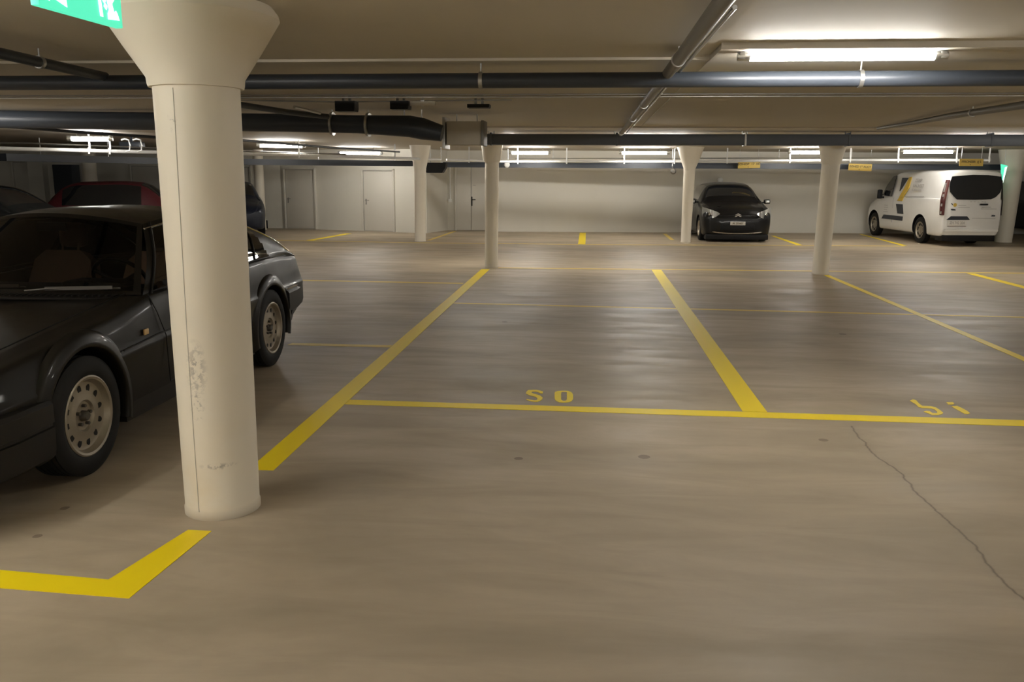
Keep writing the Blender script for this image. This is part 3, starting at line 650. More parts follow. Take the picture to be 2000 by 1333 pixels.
# ------------------------------------------------------------------ cars
def pchip(xs, ys):
    n = len(xs); h = [xs[i+1]-xs[i] for i in range(n-1)]; d = [(ys[i+1]-ys[i])/h[i] for i in range(n-1)]
    m = [0]*n; m[0] = d[0]; m[-1] = d[-1]
    for i in range(1, n-1):
        m[i] = 0 if d[i-1]*d[i] <= 0 else 2*d[i-1]*d[i]/(d[i-1]+d[i])
    def f(x):
        i = 0
        while i < n-2 and x > xs[i+1]: i += 1
        t = (x-xs[i])/h[i]; t2, t3 = t*t, t*t*t
        return (2*t3-3*t2+1)*ys[i]+(t3-2*t2+t)*h[i]*m[i]+(-2*t3+3*t2)*ys[i+1]+(t3-t2)*h[i]*m[i+1]
    return f
def shell(stations, cls, mats, arches, su=4, sp=3, tmp='s'):
    # stations: (u, [(x, z) ...]) from the bottom centre to the top centre; returns {class: bmesh}
    us = [s[0] for s in stations]; npf = len(stations[0][1]); I = list(range(len(us)))
    fu = pchip(I, us); fx = [pchip(I, [s[1][j][0] for s in stations]) for j in range(npf)]; fz = [pchip(I, [s[1][j][1] for s in stations]) for j in range(npf)]
    names = list(mats); bm = bmesh.new(); rows = []; J = list(range(npf))
    NI, NJ = (len(us)-1)*su, (npf-1)*sp
    for i in range(NI+1):
        s = i/su; px_ = [fx[j](s) for j in J]; pz_ = [fz[j](s) for j in J]
        gx, gz = pchip(J, px_), pchip(J, pz_)
        half = [(max(0, gx(j/sp)), fu(s), gz(j/sp)) for j in range(NJ+1)]
        half[0] = (0, half[0][1], half[0][2]); half[-1] = (0, half[-1][1], half[-1][2])
        rows.append([bm.verts.new(p) for p in half]+[bm.verts.new((-p[0], p[1], p[2])) for p in half[-2:0:-1]])
    n = len(rows[0])
    for i in range(NI):
        for k in range(n):
            k2 = (k+1) % n
            j = k if k < NJ else n-1-k
            f = bm.faces.new([rows[i][k], rows[i][k2], rows[i+1][k2], rows[i+1][k]])
            f.material_index = names.index(cls((i+.5)/su, (j+.5)/sp))
    f = bm.faces.new(rows[0]); f.material_index = names.index(cls(-1, 0)); f = bm.faces.new(rows[-1]); f.material_index = names.index(cls(-1, 0))
    bmesh.ops.recalc_face_normals(bm, faces=bm.faces)
    me = bpy.data.meshes.new(tmp); bm.to_mesh(me); bm.free()
    for nm in names: me.materials.append(mats[nm])
    me.materials.append(M['black'])
    o = bpy.data.objects.new(tmp, me); COL.objects.link(o); cuts = []
    for (u, z, r, x0, x1) in arches:
        for s in (-1, 1):
            cb = bmesh.new(); bmesh.ops.create_cone(cb, cap_ends=True, segments=64, radius1=r, radius2=r, depth=x1-x0, matrix=Matrix.Translation((s*(x0+x1)/2, u, z)) @ Matrix.Rotation(PI/2, 4, 'Y'))
            cm = bpy.data.meshes.new('c'); cb.to_mesh(cm); cb.free()
            for nm in names: cm.materials.append(mats[nm])
            cm.materials.append(M['black'])
            for p in cm.polygons: p.material_index = len(names)
            co = bpy.data.objects.new('c', cm); COL.objects.link(co); cuts.append(co)
            md = o.modifiers.new('b', 'BOOLEAN'); md.operation = 'DIFFERENCE'; md.object = co; md.solver = 'EXACT'; md.material_mode = 'INDEX'
    bpy.context.view_layer.update()
    res = bpy.data.meshes.new_from_object(o.evaluated_get(bpy.context.evaluated_depsgraph_get()))
    for c in cuts+[o]: bpy.data.objects.remove(c)
    out = {}
    for i, nm in enumerate(names+['wheel_well']):
        b2 = bmesh.new(); b2.from_mesh(res)
        bmesh.ops.delete(b2, geom=[f for f in b2.faces if f.material_index != i], context='FACES')
        if len(b2.faces): out[nm] = b2
        else: b2.free()
    return out
def emit_parts(parts, mats, parent, rename={}):
    items = list(parts.items())
    for nm, bm in [q for q in items if q[0] == 'wheel_well']:
        items.remove((nm, bm)); mid = sum(v.co.y for v in bm.verts)/len(bm.verts)
        for sx_ in (-1, 1):
            for sy_ in (-1, 1):
                c = bm.copy(); bmesh.ops.delete(c, geom=[f for f in c.faces if f.calc_center_median().x*sx_ < 0 or (f.calc_center_median().y-mid)*sy_ < 0], context='FACES')
                if len(c.faces): items.append((nm, c))
        bm.free()
    for nm, bm in items:
        me = bpy.data.meshes.new(nm); bm.to_mesh(me); bm.free()
        link(rename.get(nm, nm), me, mats.get(nm, M['black']), parent, 32)

def wheel(parent, x, u, z, R, wd, rr, side, style='holes', rim='rim', n=64):
    # side: +1 the outer face looks to +x
    mx = Matrix.Translation((x, u, z)) @ Matrix.Rotation(side*PI/2, 4, 'Y')      # local +z is outwards
    b = B(); g = []
    zo = -wd
    for k in range(5):
        z0 = zo+wd*(.16+.15*k); g += [(R, z0), (R, z0+wd*.10), (R-.008, z0+wd*.11), (R-.008, z0+wd*.14)]
    prof = [(rr-.005, zo+.01), (rr+.02, zo), (R-.03, zo+.012), (R-.006, zo+.03)]+g+[(R, zo+wd*.91), (R-.008, -.014), (R-.025, -.004), (R-.05, 0), (rr+.03, .002), (rr+.008, -.004), (rr-.004, -.012)]
    b.lathe(prof, n, mx); t = obj('tyre', b, M['tyre'], parent, 30)
    b = B()
    b.lathe([(rr-.006, -wd+.01), (rr-.012, -.05), (rr, -.012), (rr+.004, -.004), (rr-.004, .0), (rr-.016, -.004), (rr-.022, -.02), (rr-.032, -.034),
             (rr*.74, -.040), (rr*.5, -.032), (rr*.40, -.030), (rr*.36, -.044), (0, -.046)], n, mx)
    me_b = b
    if style == 'holes' and n >= 48:
        bmesh.ops.remove_doubles(b.m, verts=b.m.verts, dist=1e-5); bmesh.ops.recalc_face_normals(b.m, faces=b.m.faces)
    r = obj('rim', b, M[rim], t, 25)
    h = B()
    if style == 'holes':
        for k in range(12):
            a = k*2*PI/12+.13
            c = Vector((rr*.685*math.cos(a), rr*.685*math.sin(a), -.0365))
            rot = Matrix.Rotation(a, 4, 'Z')
            pts = [(rr*.115*math.cos(q*2*PI/16), rr*.072*math.sin(q*2*PI/16)) for q in range(16)]
            h.prism([(p[0], p[1]) for p in pts], .0035, mx @ Matrix.Translation(c-Vector((0, 0, .0035))) @ rot)
        obj('rim_holes', h, M['black'], t, 0, 'dark oval holes in the rim')
        h = B(); h.lathe([(0, -.012), (rr*.10, -.014), (rr*.13, -.022), (rr*.14, -.046)], 24, mx)
        for k in range(5):
            a = k*2*PI/5+.5; c = mx @ Vector((rr*.25*math.cos(a), rr*.25*math.sin(a), -.046)); c2 = mx @ Vector((rr*.25*math.cos(a), rr*.25*math.sin(a), -.026))
            h.cyl(c, c2, rr*.045, n=8)
        obj('hub', h, M['rimdark'], t)
    elif style == 'spokes':
        for k in range(7):
            a = k*2*PI/7
            h.prism([(rr*.42, -.03), (rr*.85, -.05), (rr*.85, .05), (rr*.42, .03)], .002, mx @ Matrix.Translation((0, 0, -.036)) @ Matrix.Rotation(a, 4, 'Z'))
        obj('rim_gaps', h, M['black'], t, 0)
    return t

# ---- charcoal coupe in the left foreground (nose towards the camera)
coupe = thing('coupe_car', 'charcoal wedge shaped coupe parked behind the scuffed foreground column', 'car', (-3.43, 4.10, 0))
def cs(u, s, zb, zc, zs, zt, xs=.775, tub=None, flat=0):
    # s: width factor; zb bottom, zc crease, zs shoulder, zt centre
    w_ = [(0, zb), (.66*s, zb), (.775*s, zb+.02), (.808*s, zb+(zc-zb)*.42), (.825*s, zb+(zc-zb)*.8), (.832*s, zc), (.822*s, zc+.035), (xs*s+.026, zc+(zs-zc)*.62), (xs*s, zs-.012), (xs*s-.05, zs)]
    if tub: w_ += [(.70, zs-.02), (.69, tub), (0, tub)]
    else: w_ += [(xs*s-.12, zs+(zt-zs)*.30), (.33*s, zs+(zt-zs)*.85), (0, zt)]
    return (u, w_)
ST = [cs(-.97, .72, .36, .44, .56, .575), cs(-.955, .80, .30, .46, .60, .615), cs(-.90, .88, .26, .48, .635, .65), cs(-.72, .955, .22, .50, .675, .70), cs(-.4, .985, .20, .52, .715, .755), cs(0, 1.0, .19, .54, .76, .81),
      cs(.4, 1.0, .19, .56, .80, .855), cs(.66, 1.0, .19, .57, .838, .885), cs(.72, 1.0, .19, .57, .848, .885), cs(.78, 1.0, .19, .575, .855, .55, tub=.56), cs(1.4, 1.0, .19, .585, .872, .5, tub=.42), cs(2.1, 1.0, .19, .595, .888, .5, tub=.42),
      cs(2.6, 1.0, .19, .60, .895, .5, tub=.60), cs(2.64, 1.0, .20, .60, .895, .87), cs(3.0, .985, .24, .60, .885, .875, .765), cs(3.25, .975, .30, .60, .865, .86, .77), cs(3.37, .965, .36, .60, .845, .85, .765), cs(3.40, .955, .40, .60, .81, .81, .755), cs(3.405, .95, .42, .58, .70, .70, .75)]
def alfa_cls(s, t):
    if s < 0: return 'body'
    if s > 7.99 and s < 13 and t > 9.6: return 'interior_tub'
    if 1.5 < s < 7.5 and t > 10.0: return 'hood'
    return 'body'
am = dict(body=M['alfa'], hood=M['alfa'], interior_tub=M['trim'])
parts = shell(ST, alfa_cls, am, [(0, .325, .362, .55, 1.1), (2.64, .325, .352, .55, 1.1)], su=5, sp=4)
emit_parts(parts, am, coupe)
for u in (0, 2.64):
    for s in (-1, 1): wheel(coupe, s*.83, u-.0, .318, .318, .20, .212, s)
# fender flares
for u, r, f in ((0, .362, .030), (2.64, .352, .026)):
    for s in (-1, 1):
        b = B(); rows = []
        for k in range(33):
            a = PI*(-.10+1.20*k/32)
            rows.append([Vector((s*x_, u-math.cos(a)*(r+dr), .325+math.sin(a)*(r+dr))) for x_, dr in ((.79, .0), (.838, -.004), (.846, .004), (.842, .022), (.832, .055), (.815, .085), (.79, .09))])
        b.grid(rows); obj('fender_flare', b, M['alfa'], coupe, 60)
# bumpers
def mirror_path(P): return P+[(-x, y) for x, y in P[::-1] if x > 1e-6]
fb = [(.80, -.335), (.805, -.6), (.775, -.86), (.66, -.98), (.4, -1.03), (0, -1.05)]
b = B(); b.sweep([(.0, .215), (.045, .215), (.05, .25), (.055, .36), (.045, .365), (.045, .38), (.055, .385), (.055, .475), (.04, .495), (0, .50)], mirror_path(fb)[::-1]); obj('front_bumper', b, M['trim'], coupe, 25)
for v in (.0,):
    rb = [(.80, 2.99), (.785, 3.2), (.73, 3.42), (.6, 3.47), (0, 3.50)]
    b = B(); b.sweep([(-.03, .40), (.04, .40), (.05, .44), (.05, .56), (.03, .585), (-.03, .585)], mirror_path(rb)); obj('rear_bumper', b, M['trim'], coupe, 25)
    b = B(); b.sweep([(-.03, .586), (.035, .586), (.04, .592), (.03, .60), (-.03, .60)], mirror_path(rb)); obj('bumper_strip', b, M['chrome'], coupe, 25)
    rb2 = [(.775, 3.14), (.765, 3.2), (.70, 3.36), (0, 3.42)]
    b = B(); b.sweep([(-.03, .28), (.0, .28), (.03, .398), (-.03, .398)], mirror_path(rb2)); obj('rear_valance', b, M['trim'], coupe, 25)
# sills
for s in (-1, 1):
    b = B(); b.sweep([(0, .165), (.05, .165), (.055, .20), (.03, .27), (.0, .29)], [(.795, 2.30), (.795, .40)] if s > 0 else [(-.795, .40), (-.795, 2.30)]); obj('side_skirt', b, M['alfa'], coupe, 25)
    b = B(); b.box((s*.826, .63, .655), (.012, .05, .035), bev=.006); obj('side_marker', b, M['amber'], coupe, label='small orange side marker lamp')
    b = B(); b.tube([(s*.835, .36, .595), (s*.836, .8, .62), (s*.838, 1.6, .63), (s*.838, 2.2, .64)], .004, 6); obj('side_crease', b, M['alfa'], coupe)
    b = B(); b.tube([(s*.775, .77, .865), (s*.815, .80, .74), (s*.838, .84, .60), (s*.838, .85, .34), (s*.835, .86, .30), (s*.833, 2.06, .30), (s*.838, 2.10, .34), (s*.838, 2.12, .60), (s*.81, 2.08, .78), (s*.782, 2.05, .885)], .0035, 6); obj('door_seam', b, M['black'], coupe)
    b = B(); b.tube([(s*.665, .72, .868), (s*.66, .4, .838), (s*.655, 0, .795), (s*.645, -.4, .746), (s*.62, -.8, .685)], .004, 6); obj('hood_seam', b, M['black'], coupe)
# greenhouse
bz = pchip([.7, 1.4, 2.1, 2.7, 3.1, 3.4], [.85, .872, .888, .895, .882, .835]); bx = pchip([.7, 1.6, 2.6, 3.1, 3.4], [.762, .775, .775, .755, .72])
tz = pchip([1.18, 1.55, 2.0, 2.45, 2.87, 3.2, 3.40], [1.255, 1.285, 1.275, 1.205, 1.09, .965, .85]); tx = pchip([1.18, 1.6, 2.1, 2.6, 3.0, 3.4], [.555, .56, .56, .585, .635, .70])
def side_pt(a, t, s, off=0):
    ub, ut = .76+2.62*a, 1.18+2.22*a
    b0 = Vector((bx(ub)-.015, ub, bz(ub)-.01)); t0 = Vector((tx(ut), ut, tz(ut)))
    p = b0.lerp(t0, t); p.x += .028*math.sin(PI*t)+off; return Vector((p.x*s, p.y, p.z))
NA, NTt = 60, 20
for s in (-1, 1):
    fr = B(); gl1 = B(); gl2 = B(); edge = B()
    for i in range(NA):
        for j in range(NTt):
            a0, a1, t0, t1 = i/NA, (i+1)/NA, j/NTt, (j+1)/NTt
            am_, tm_ = (a0+a1)/2, (t0+t1)/2
            q = [side_pt(a0, t0, s), side_pt(a1, t0, s), side_pt(a1, t1, s), side_pt(a0, t1, s)]
            lim = .79-.10*tm_
            if .04 < am_ < .50 and .05 < tm_ < .92: gl1.face(q)
            elif .53 < am_ < lim and .05 < tm_ < .90-.12*(am_-.53)/.27: gl2.face(q)
            else: fr.face(q)
    obj('side_window', gl1, M['glass'], coupe, 60); obj('quarter_window', gl2, M['glass'], coupe, 60); obj('window_frame', fr, M['alfa'], coupe, 40)
    b = B(); b.tube([side_pt(a, .93, s, .006) for a in [k/24*.97 for k in range(25)]], .007, 6); obj('drip_rail', b, M['chrome'], coupe)
    b = B(); b.tube([side_pt(a, .04, s, .004) for a in [.03+k/20*.76 for k in range(21)]], .006, 6); obj('belt_trim', b, M['trim'], coupe)
    b = B(); b.tube([side_pt(.035, t_/10, s, .005) for t_ in range(11)], .008, 6); obj('pillar_trim', b, M['trim'], coupe)
    b = B(); b.tube([side_pt(.66+.0*t_, t_/10*.88+.04, s, .004) for t_ in range(11)], .008, 6); obj('window_divider', b, M['trim'], coupe)
def quad_panel(base, top, nv, nt, cls_):
    out = {}
    for i in range(nv):
        for j in range(nt):
            v0, v1 = -1+2*i/nv, -1+2*(i+1)/nv; t0, t1 = j/nt, (j+1)/nt
            f = lambda v, t: base(v, t) if top is None else base(v).lerp(top(v), t)
            k = cls_((v0+v1)/2, (t0+t1)/2)
            out.setdefault(k, B()).face([f(v0, t0), f(v1, t0), f(v1, t1), f(v0, t1)])
    return out
ws = quad_panel(lambda v: Vector((.742*v, .52+.235*v*v, .885-.03*v*v)), lambda v: Vector((.555*v, 1.06+.12*v*v, 1.325-.07*v*v)), 40, 20,
                lambda v, t: 'glass' if abs(v) < .95 and .05 < t < .95 else 'frame')
obj('windshield', ws['glass'], M['glass'], coupe, 60); obj('windshield_frame', ws['frame'], M['alfa'], coupe, 40)
def roof_pt(v, t):
    u = (1.06+.12*v*v)*(1-t)+t*2.02
    ue = 1.18*(1-t)+2.02*t
    return Vector((tx(ue)*v, u, tz(ue)+(.07-.005*t)*(1-v*v)))
rf = quad_panel(roof_pt, None, 24, 12, lambda v, t: 'roof'); obj('roof', rf['roof'], M['alfa'], coupe, 60)
def hatch_pt(v, t):
    u = 2.02+1.38*t; return Vector((tx(u)*v, u+.03*(1-v*v)*t, tz(u)+(.065-.055*t)*(1-v*v)))
hp = quad_panel(hatch_pt, None, 30, 30, lambda v, t: 'glass' if abs(v) < .87 and .06 < t < .80 else 'frame')
obj('rear_window', hp['glass'], M['glass'], coupe, 60); obj('hatch', hp['frame'], M['alfa'], coupe, 40)
b = B(); b.tube([(-.71, 3.385, .852), (-.6, 3.405, .862), (0, 3.42, .866), (.6, 3.405, .862), (.71, 3.385, .852)], .011, 8); obj('tail_lip', b, M['trim'], coupe)
b = B(); b.box((0, 3.41, .73), (1.2, .03, .12), bev=.008); obj('tail_lights', b, M['redlens'], coupe)
# cowl, wipers, dashboard, seats, steering wheel
b = B(); rows = []
for k in range(25):
    v = -1+2*k/24; rows.append([Vector((.62*v, .40+.22*v*v, .868-.022*v*v)), Vector((.62*v, .41+.22*v*v, .878-.024*v*v)), Vector((.64*v, .50+.2*v*v, .893-.024*v*v)), Vector((.64*v, .51+.2*v*v, .884-.024*v*v))])
b.grid(rows); 
for k in range(40):
    v = -1+2*(k+.5)/40; b.box((.62*v, .455+.21*v*v, .889-.024*v*v), (.006, .08, .006))
obj('cowl_vent', b, M['trim'], coupe, 25)
for x0, x1 in ((.20, .66), (-.42, .08)):
    b = B(); b.tube([(x0-.02, .50, .905), (x0+.1, .53, .915), (x1, .66+.02*(x1 > .5), .905)], .006, 8); b.box(((x0+x1)/2+.03, .585, .915), (abs(x1-x0)*.8, .012, .02), Matrix.Rotation(.28, 3, 'Z')); obj('wiper', b, M['rimdark'], coupe)
b = B(); b.box((0, .92, .83), (1.36, .36, .10), bev=.03); b.box((.36, .98, .885), (.40, .22, .06), bev=.025); obj('dashboard', b, M['black'], coupe)
b = B(); mx = Matrix.Translation((.36, 1.22, .87)) @ Matrix.Rotation(math.radians(-62), 4, 'X')
rows = [[mx @ Vector(((.185+.013*math.cos(k*2*PI/10))*math.cos(a*2*PI/40), (.185+.013*math.cos(k*2*PI/10))*math.sin(a*2*PI/40), .013*math.sin(k*2*PI/10))) for k in range(11)] for a in range(41)]
b.grid(rows)
for a in (0, 2.1, 4.2): b.tube([mx @ Vector((0, 0, -.02)), mx @ Vector((.18*math.cos(a+PI/2), .18*math.sin(a+PI/2), 0))], .014, 8)
obj('steering_wheel', b, M['black'], coupe, 60)
for x in (-.34, .36):
    b = B(); b.prism([(-.24, 0), (.24, 0), (.25, .30), (.21, .50), (.13, .57), (-.13, .57), (-.21, .50), (-.25, .30)], .12, Matrix.Translation((x, 1.66, .45)) @ Matrix.Rotation(PI/2-.28, 4, 'X')); b.box((x, 1.45, .52), (.48, .5, .16), bev=.05); st = obj('seat', b, M['seat'], coupe, 60)
    b = B(); b.box((x, 1.84, 1.13), (.19, .10, .18), bev=.045); b.cyl((x-.06, 1.78, .98), (x-.06, 1.82, 1.15), .008, n=8).cyl((x+.06, 1.78, .98), (x+.06, 1.82, 1.15), .008, n=8); obj('headrest', b, M['seat'] if x < 0 else M['trim'], st, 60)
b = B(); b.box((0, 1.08, 1.24), (.20, .02, .055), bev=.01); b.cyl((0, 1.08, 1.26), (0, 1.09, 1.31), .006, n=8); obj('rear_view_mirror', b, M['black'], coupe)
for s in (-1, 1):
    b = B(); b.box((s*.86, 1.02, .935), (.13, .07, .085), bev=.025); b.box((s*.79, 1.03, .90), (.08, .04, .03)); obj('side_mirror', b, M['trim'], coupe)
    b = B(); b.box((s*.42, -.94, .58), (.30, .05, .10), bev=.015); obj('headlight', b, M['lampglass'], coupe)
b = B(); b.prism([(-.09, .0), (.09, 0), (0, -.14)], .03, Matrix.Translation((0, -.97, .60)) @ Matrix.Rotation(PI/2, 4, 'X')); obj('front_emblem', b, M['chrome'], coupe)

# draw the tail of the coupe out to its full length and lift the fastback slightly
seen = set()
for o in coupe.children_recursive:
    if o.type != 'MESH' or o.data.name in seen or o.name.split('.')[0] in ('tyre', 'rim', 'hub', 'rim_holes'): continue
    seen.add(o.data.name)
    for v in o.data.vertices:
        if v.co.z > .93 and v.co.y > 1.9: v.co.z += .028*min(1, (v.co.y-1.9)/.5)*min(1, (v.co.z-.93)/.1)
        if v.co.y > 2.97: v.co.y = 2.97+(v.co.y-2.97)*1.27
# ---- generic rounded car shell for the others
def full(u, w0, zb, zm, zs, wr, zr, ws=None, crown=.03):
    # w0 body half width, zm widest height, zs shoulder height, wr roof half width, zr roof height (== zs for hood/boot)
    ws = ws or w0*.93
    return (u, [(0, zb), (w0*.82, zb), (w0*.955, zb+.04), (w0, zm), (w0*.992, zm+(zs-zm)*.55), (ws, zs), (ws-.025, zs+.018 if zr > zs+.03 else zs+(zr-zs)*.4+.008), (ws+(wr-ws)*.5, zs+(zr-zs)*.53), (wr+.015, zr-.045 if zr > zs+.06 else zr), (wr-.06, zr-.006), (wr*.5, zr+crown*.8), (0, zr+crown)])
def simple_car(name, label, loc, rz, st, glass, paint, arches, wx, R, rr, mglass='darkglass', wstyle='spokes', wwd=.18):
    t = thing(name, label, 'car', loc, rz)
    mm = dict(body=paint, window=M[mglass]); parts = shell(st, lambda s, tt: 'window' if s >= 0 and glass(s, tt) else 'body', mm, arches, su=5, sp=4)
    emit_parts(parts, mm, t)
    for (u, *_r) in arches:
        for s in (-1, 1): wheel(t, s*wx, u, R, R, wwd, rr, s, wstyle, n=32)
    return t

# ---- black hatchback, front to the camera
HX, HY = at(1436, 473, z=0).x, 21.75
st = [full(-.66, .52, .30, .40, .56, .40, .565, crown=.0), full(-.64, .66, .20, .42, .62, .5, .63, crown=.01), full(-.56, .78, .15, .46, .70, .6, .73), full(-.40, .83, .14, .50, .77, .62, .815), full(-.1, .85, .14, .55, .83, .66, .875), full(.22, .855, .14, .58, .88, .70, .93, .80),
      full(.34, .855, .14, .60, .905, .66, 1.02, .80), full(.85, .86, .14, .62, .93, .55, 1.345, .79), full(1.3, .86, .14, .63, .94, .53, 1.395, .79), full(2.2, .86, .14, .64, .96, .52, 1.37, .79), full(2.75, .84, .18, .64, .97, .50, 1.27, .77), full(3.0, .80, .25, .62, .96, .55, 1.0, .74), full(3.06, .76, .32, .60, .80, .5, .82, .70)]
def c3g(s, t):
    if 6.15 < s < 7.0 and 8.2 < t: return True
    if 6.35 < s < 7.0 and t > 8.6: return True
    return 6.9 < s < 9.7 and 6.3 < t < 7.95
hatch = simple_car('hatchback_car', 'small black hatchback facing out at the back wall beside the slim column', (HX, HY, 0), math.radians(1.5), st, c3g, M['black_car'], [(0, .30, .335, .6, 1.1), (2.38, .30, .335, .6, 1.1)], .83, .30, .19)
for s in (-1, 1):
    b = B()
    rows = []
    for i in range(13):
        f = i/12; x = .44+.385*f; top = .69+.145*f**.75; bot = .675-.12*math.sin(min(1, f*1.15)*PI*.72)+.02*f; y = -.645+.25*f**2.4
        rows.append([Vector((s*x, y-.035+.09*(z_-.6), z_)) for z_ in (bot, bot*.66+top*.34, bot*.34+top*.66, top)])
    b.grid(rows); hl = obj('headlight', b, M['lampglass'], hatch, 60)
    b = B(); b.lathe([(0, .012), (.035, .008), (.045, 0)], 16, Matrix.Translation((s*.66, -.605, .67)) @ Matrix.Rotation(PI/2, 4, 'X')); obj('lamp_lens', b, M['chrome'], hl)
    b = B(); b.box((s*.93, .52, .945), (.17, .09, .115), Matrix.Rotation(s*.1, 3, 'Z'), bev=.04); b.box((s*.83, .54, .925), (.10, .04, .035), bev=.01); mr = obj('side_mirror', b, M['black_car'], hatch, 60)
    b = B(); b.box((s*.94, .475, .945), (.10, .01, .06), bev=.004); obj('mirror_cover', b, M['lampglass'], mr)
    b = B(); b.lathe([(0, .02), (.035, .016), (.045, 0)], 16, Matrix.Translation((s*.64, -.60, .36)) @ Matrix.Rotation(PI/2, 4, 'X')); obj('fog_light', b, M['lampglass'], hatch)
b = B(); rows = []
for i in range(25):
    v = -1+2*i/24; y = -.69+.075*abs(v)**3; z_ = .20+.05*v*v
    rows.append([Vector((.68*v, y, z_)), Vector((.68*v, y-.008, z_+.012)), Vector((.68*v, y, z_+.024)), Vector((.68*v, y+.01, z_+.012)), Vector((.68*v, y, z_))])
b.grid(rows); obj('chrome_strip', b, M['chrome'], hatch, 60)
b = B(); b.box((0, -.655, .36), (.82, .03, .15), bev=.02); obj('lower_grille', b, M['black'], hatch)
b = B(); b.box((0, -.63, .635), (.9, .03, .03), bev=.01); obj('upper_grille', b, M['blackgloss'], hatch)
b = B(); b.box((0, -.675, .455), (.36, .012, .085), bev=.003); pl = obj('number_plate', b, M['plate'], hatch)
text_mesh('AI 235607', .062, M['ink'], pl, 'plate_characters', (0, -.683, .455), (PI/2, 0, 0), .0005, sx=1.0)
b = B()
for k, z_ in enumerate((.615, .65)):
    mx = Matrix.Translation((0, -.655, z_)) @ Matrix.Rotation(PI/2, 4, 'X')
    b.prism([(-.085, 0), (-.05, 0), (0, .026), (.05, 0), (.085, 0), (0, .048)], .012, mx)
obj('chevron_emblem', b, M['chrome'], hatch)
for P_ in ([(.1, .40, 1.03), (.35, .52, 1.09), (.55, .56, 1.10)], [(-.5, .42, 1.01), (-.2, .43, 1.06), (.05, .45, 1.07)]):
    b = B(); b.tube(P_, .006, 6); obj('wiper', b, M['trim'], hatch)
b = B(); b.box((0, -.48, .125), (1.5, .36, .13), bev=.03); obj('under_lip', b, M['black'], hatch)

# ---- white van, rear to the camera.  Local frame: nose to -u, so turned by 180 degrees
VW = .80
van = thing('delivery_van', 'white delivery van with yellow and dark blue logo parked with its rear to the aisle', 'van', (8.62+.0, 24.30, 0), PI+math.radians(5.5)); van.scale.x = .87; van.location.x -= .20
def vs(u, w0, zb, zm, zs, wr, zr, ws=None, crown=.02): return full(u, w0, zb, zm, zs, wr, zr, ws, crown)
st = [vs(-.60, .50, .34, .45, .62, .42, .63), vs(-.57, .66, .26, .45, .72, .55, .74), vs(-.45, .76, .22, .50, .82, .62, .86), vs(-.15, VW, .22, .55, .93, .66, .99), vs(.15, VW, .22, .6, 1.00, .68, 1.07, .77), vs(.30, VW, .22, .6, 1.03, .66, 1.16, .77),
      vs(.85, VW, .22, .62, 1.06, .64, 1.64, .77), vs(1.15, VW, .22, .64, 1.07, .66, 1.70, .775), vs(2.4, VW, .22, .66, 1.08, .68, 1.735, .785), vs(3.45, VW, .22, .66, 1.08, .68, 1.735, .785), vs(3.60, VW*.985, .24, .66, 1.08, .67, 1.71, .77), vs(3.66, VW*.965, .30, .66, 1.07, .66, 1.69, .755), vs(3.68, VW*.93, .34, .66, 1.06, .63, 1.62, .73)]
def vg(s, t):
    if 5.3 < s < 6.0 and t > 8.5: return True
    return False
mm = dict(body=M['van_white'], window=M['darkglass'])
parts = shell(st, lambda s, tt: 'window' if s >= 0 and vg(s, tt) else 'body', mm, [(0, .33, .37, .5, 1.1), (2.62, .33, .37, .5, 1.1)], su=5, sp=4)
emit_parts(parts, mm, van)
for u in (0, 2.62):
    for s in (-1, 1): wheel(van, s*.775, u, .315, .315, .20, .20, s, 'spokes', n=32)
RY = 3.695
mrear = lambda z_=0: Matrix.Translation((0, RY, 0)) @ Matrix.Rotation(PI, 4, 'Z') @ Matrix.Rotation(PI/2, 4, 'X')   # picture plane of the rear: x to the viewer's right, y up
def rear(name, poly, m, d=.012, lab=None):
    b = B(); b.prism(poly, d, mrear()); return obj(name, b, m, van, 0, lab)
rear('rear_window', [(-.645, 1.60), (-.675, 1.50), (-.685, 1.36), (-.66, 1.25), (-.56, 1.16), (-.46, 1.08), (.02, 1.075), (.44, 1.09), (.56, 1.14), (.66, 1.24), (.69, 1.36), (.675, 1.52), (.65, 1.60), (.3, 1.635), (-.1, 1.64)], M['darkglass'], .014)
rear('plate_recess', [(-.68, .615), (-.57, .70), (-.14, .70), (-.06, .62)], M['logodark'], .012)
pl = rear('number_plate', [(-.65, .48), (-.13, .48), (-.13, .60), (-.65, .60)], M['plate'], .010)
tx_ = text_mesh('ZH 742 204', .085, M['greytext'], pl, 'plate_characters', (.39, RY+.013, .545), (PI/2, 0, PI), .0008, sx=.95)
rear('plate_line', [(-.64, .465), (-.14, .465), (-.14, .475), (-.64, .475)], M['redlens'], .008)
rear('door_handle', [(.16, .955), (.36, .955), (.375, .975), (.36, .99), (.18, .99)], M['black'], .03)
rear('door_seam_line', [(.0, .655), (.62, .655), (.62, .662), (.0, .662)], M['greytext'], .008)
rear('rear_bumper', [(-.71, .35), (.70, .35), (.72, .37), (.70, .40), (-.71, .40)], M['van_white'], .03)
b = B(); b.box((0, 3.46, .24), (1.42, .34, .24), bev=.03); obj('under_bumper', b, M['black'], van)
rear('logo_mark', [(-.60, .99), (-.56, .95), (-.545, .96), (-.58, 1.0)], M['logodark'], .008)
b = B(); b.cyl((.49, RY, .955), (.49, RY+.009, .955), .045, n=20); obj('round_logo', b, M['logoyellow'], van)
rear('logo_block', [(-.60, .87), (-.56, .83), (-.46, .83), (-.47, .86), (-.53, .87)], M['logodark'], .008)
for x0, x1, z_ in ((-.40, -.20, .94), (-.40, -.10, .895), (.22, .46, .905), (.21, .62, .865), (.35, .43, .765)):
    rear('lettering_line', [(x0, z_), (x1, z_), (x1, z_+.012), (x0, z_+.012)], M['greytext'] if z_ > .8 else M['plate'], .008)
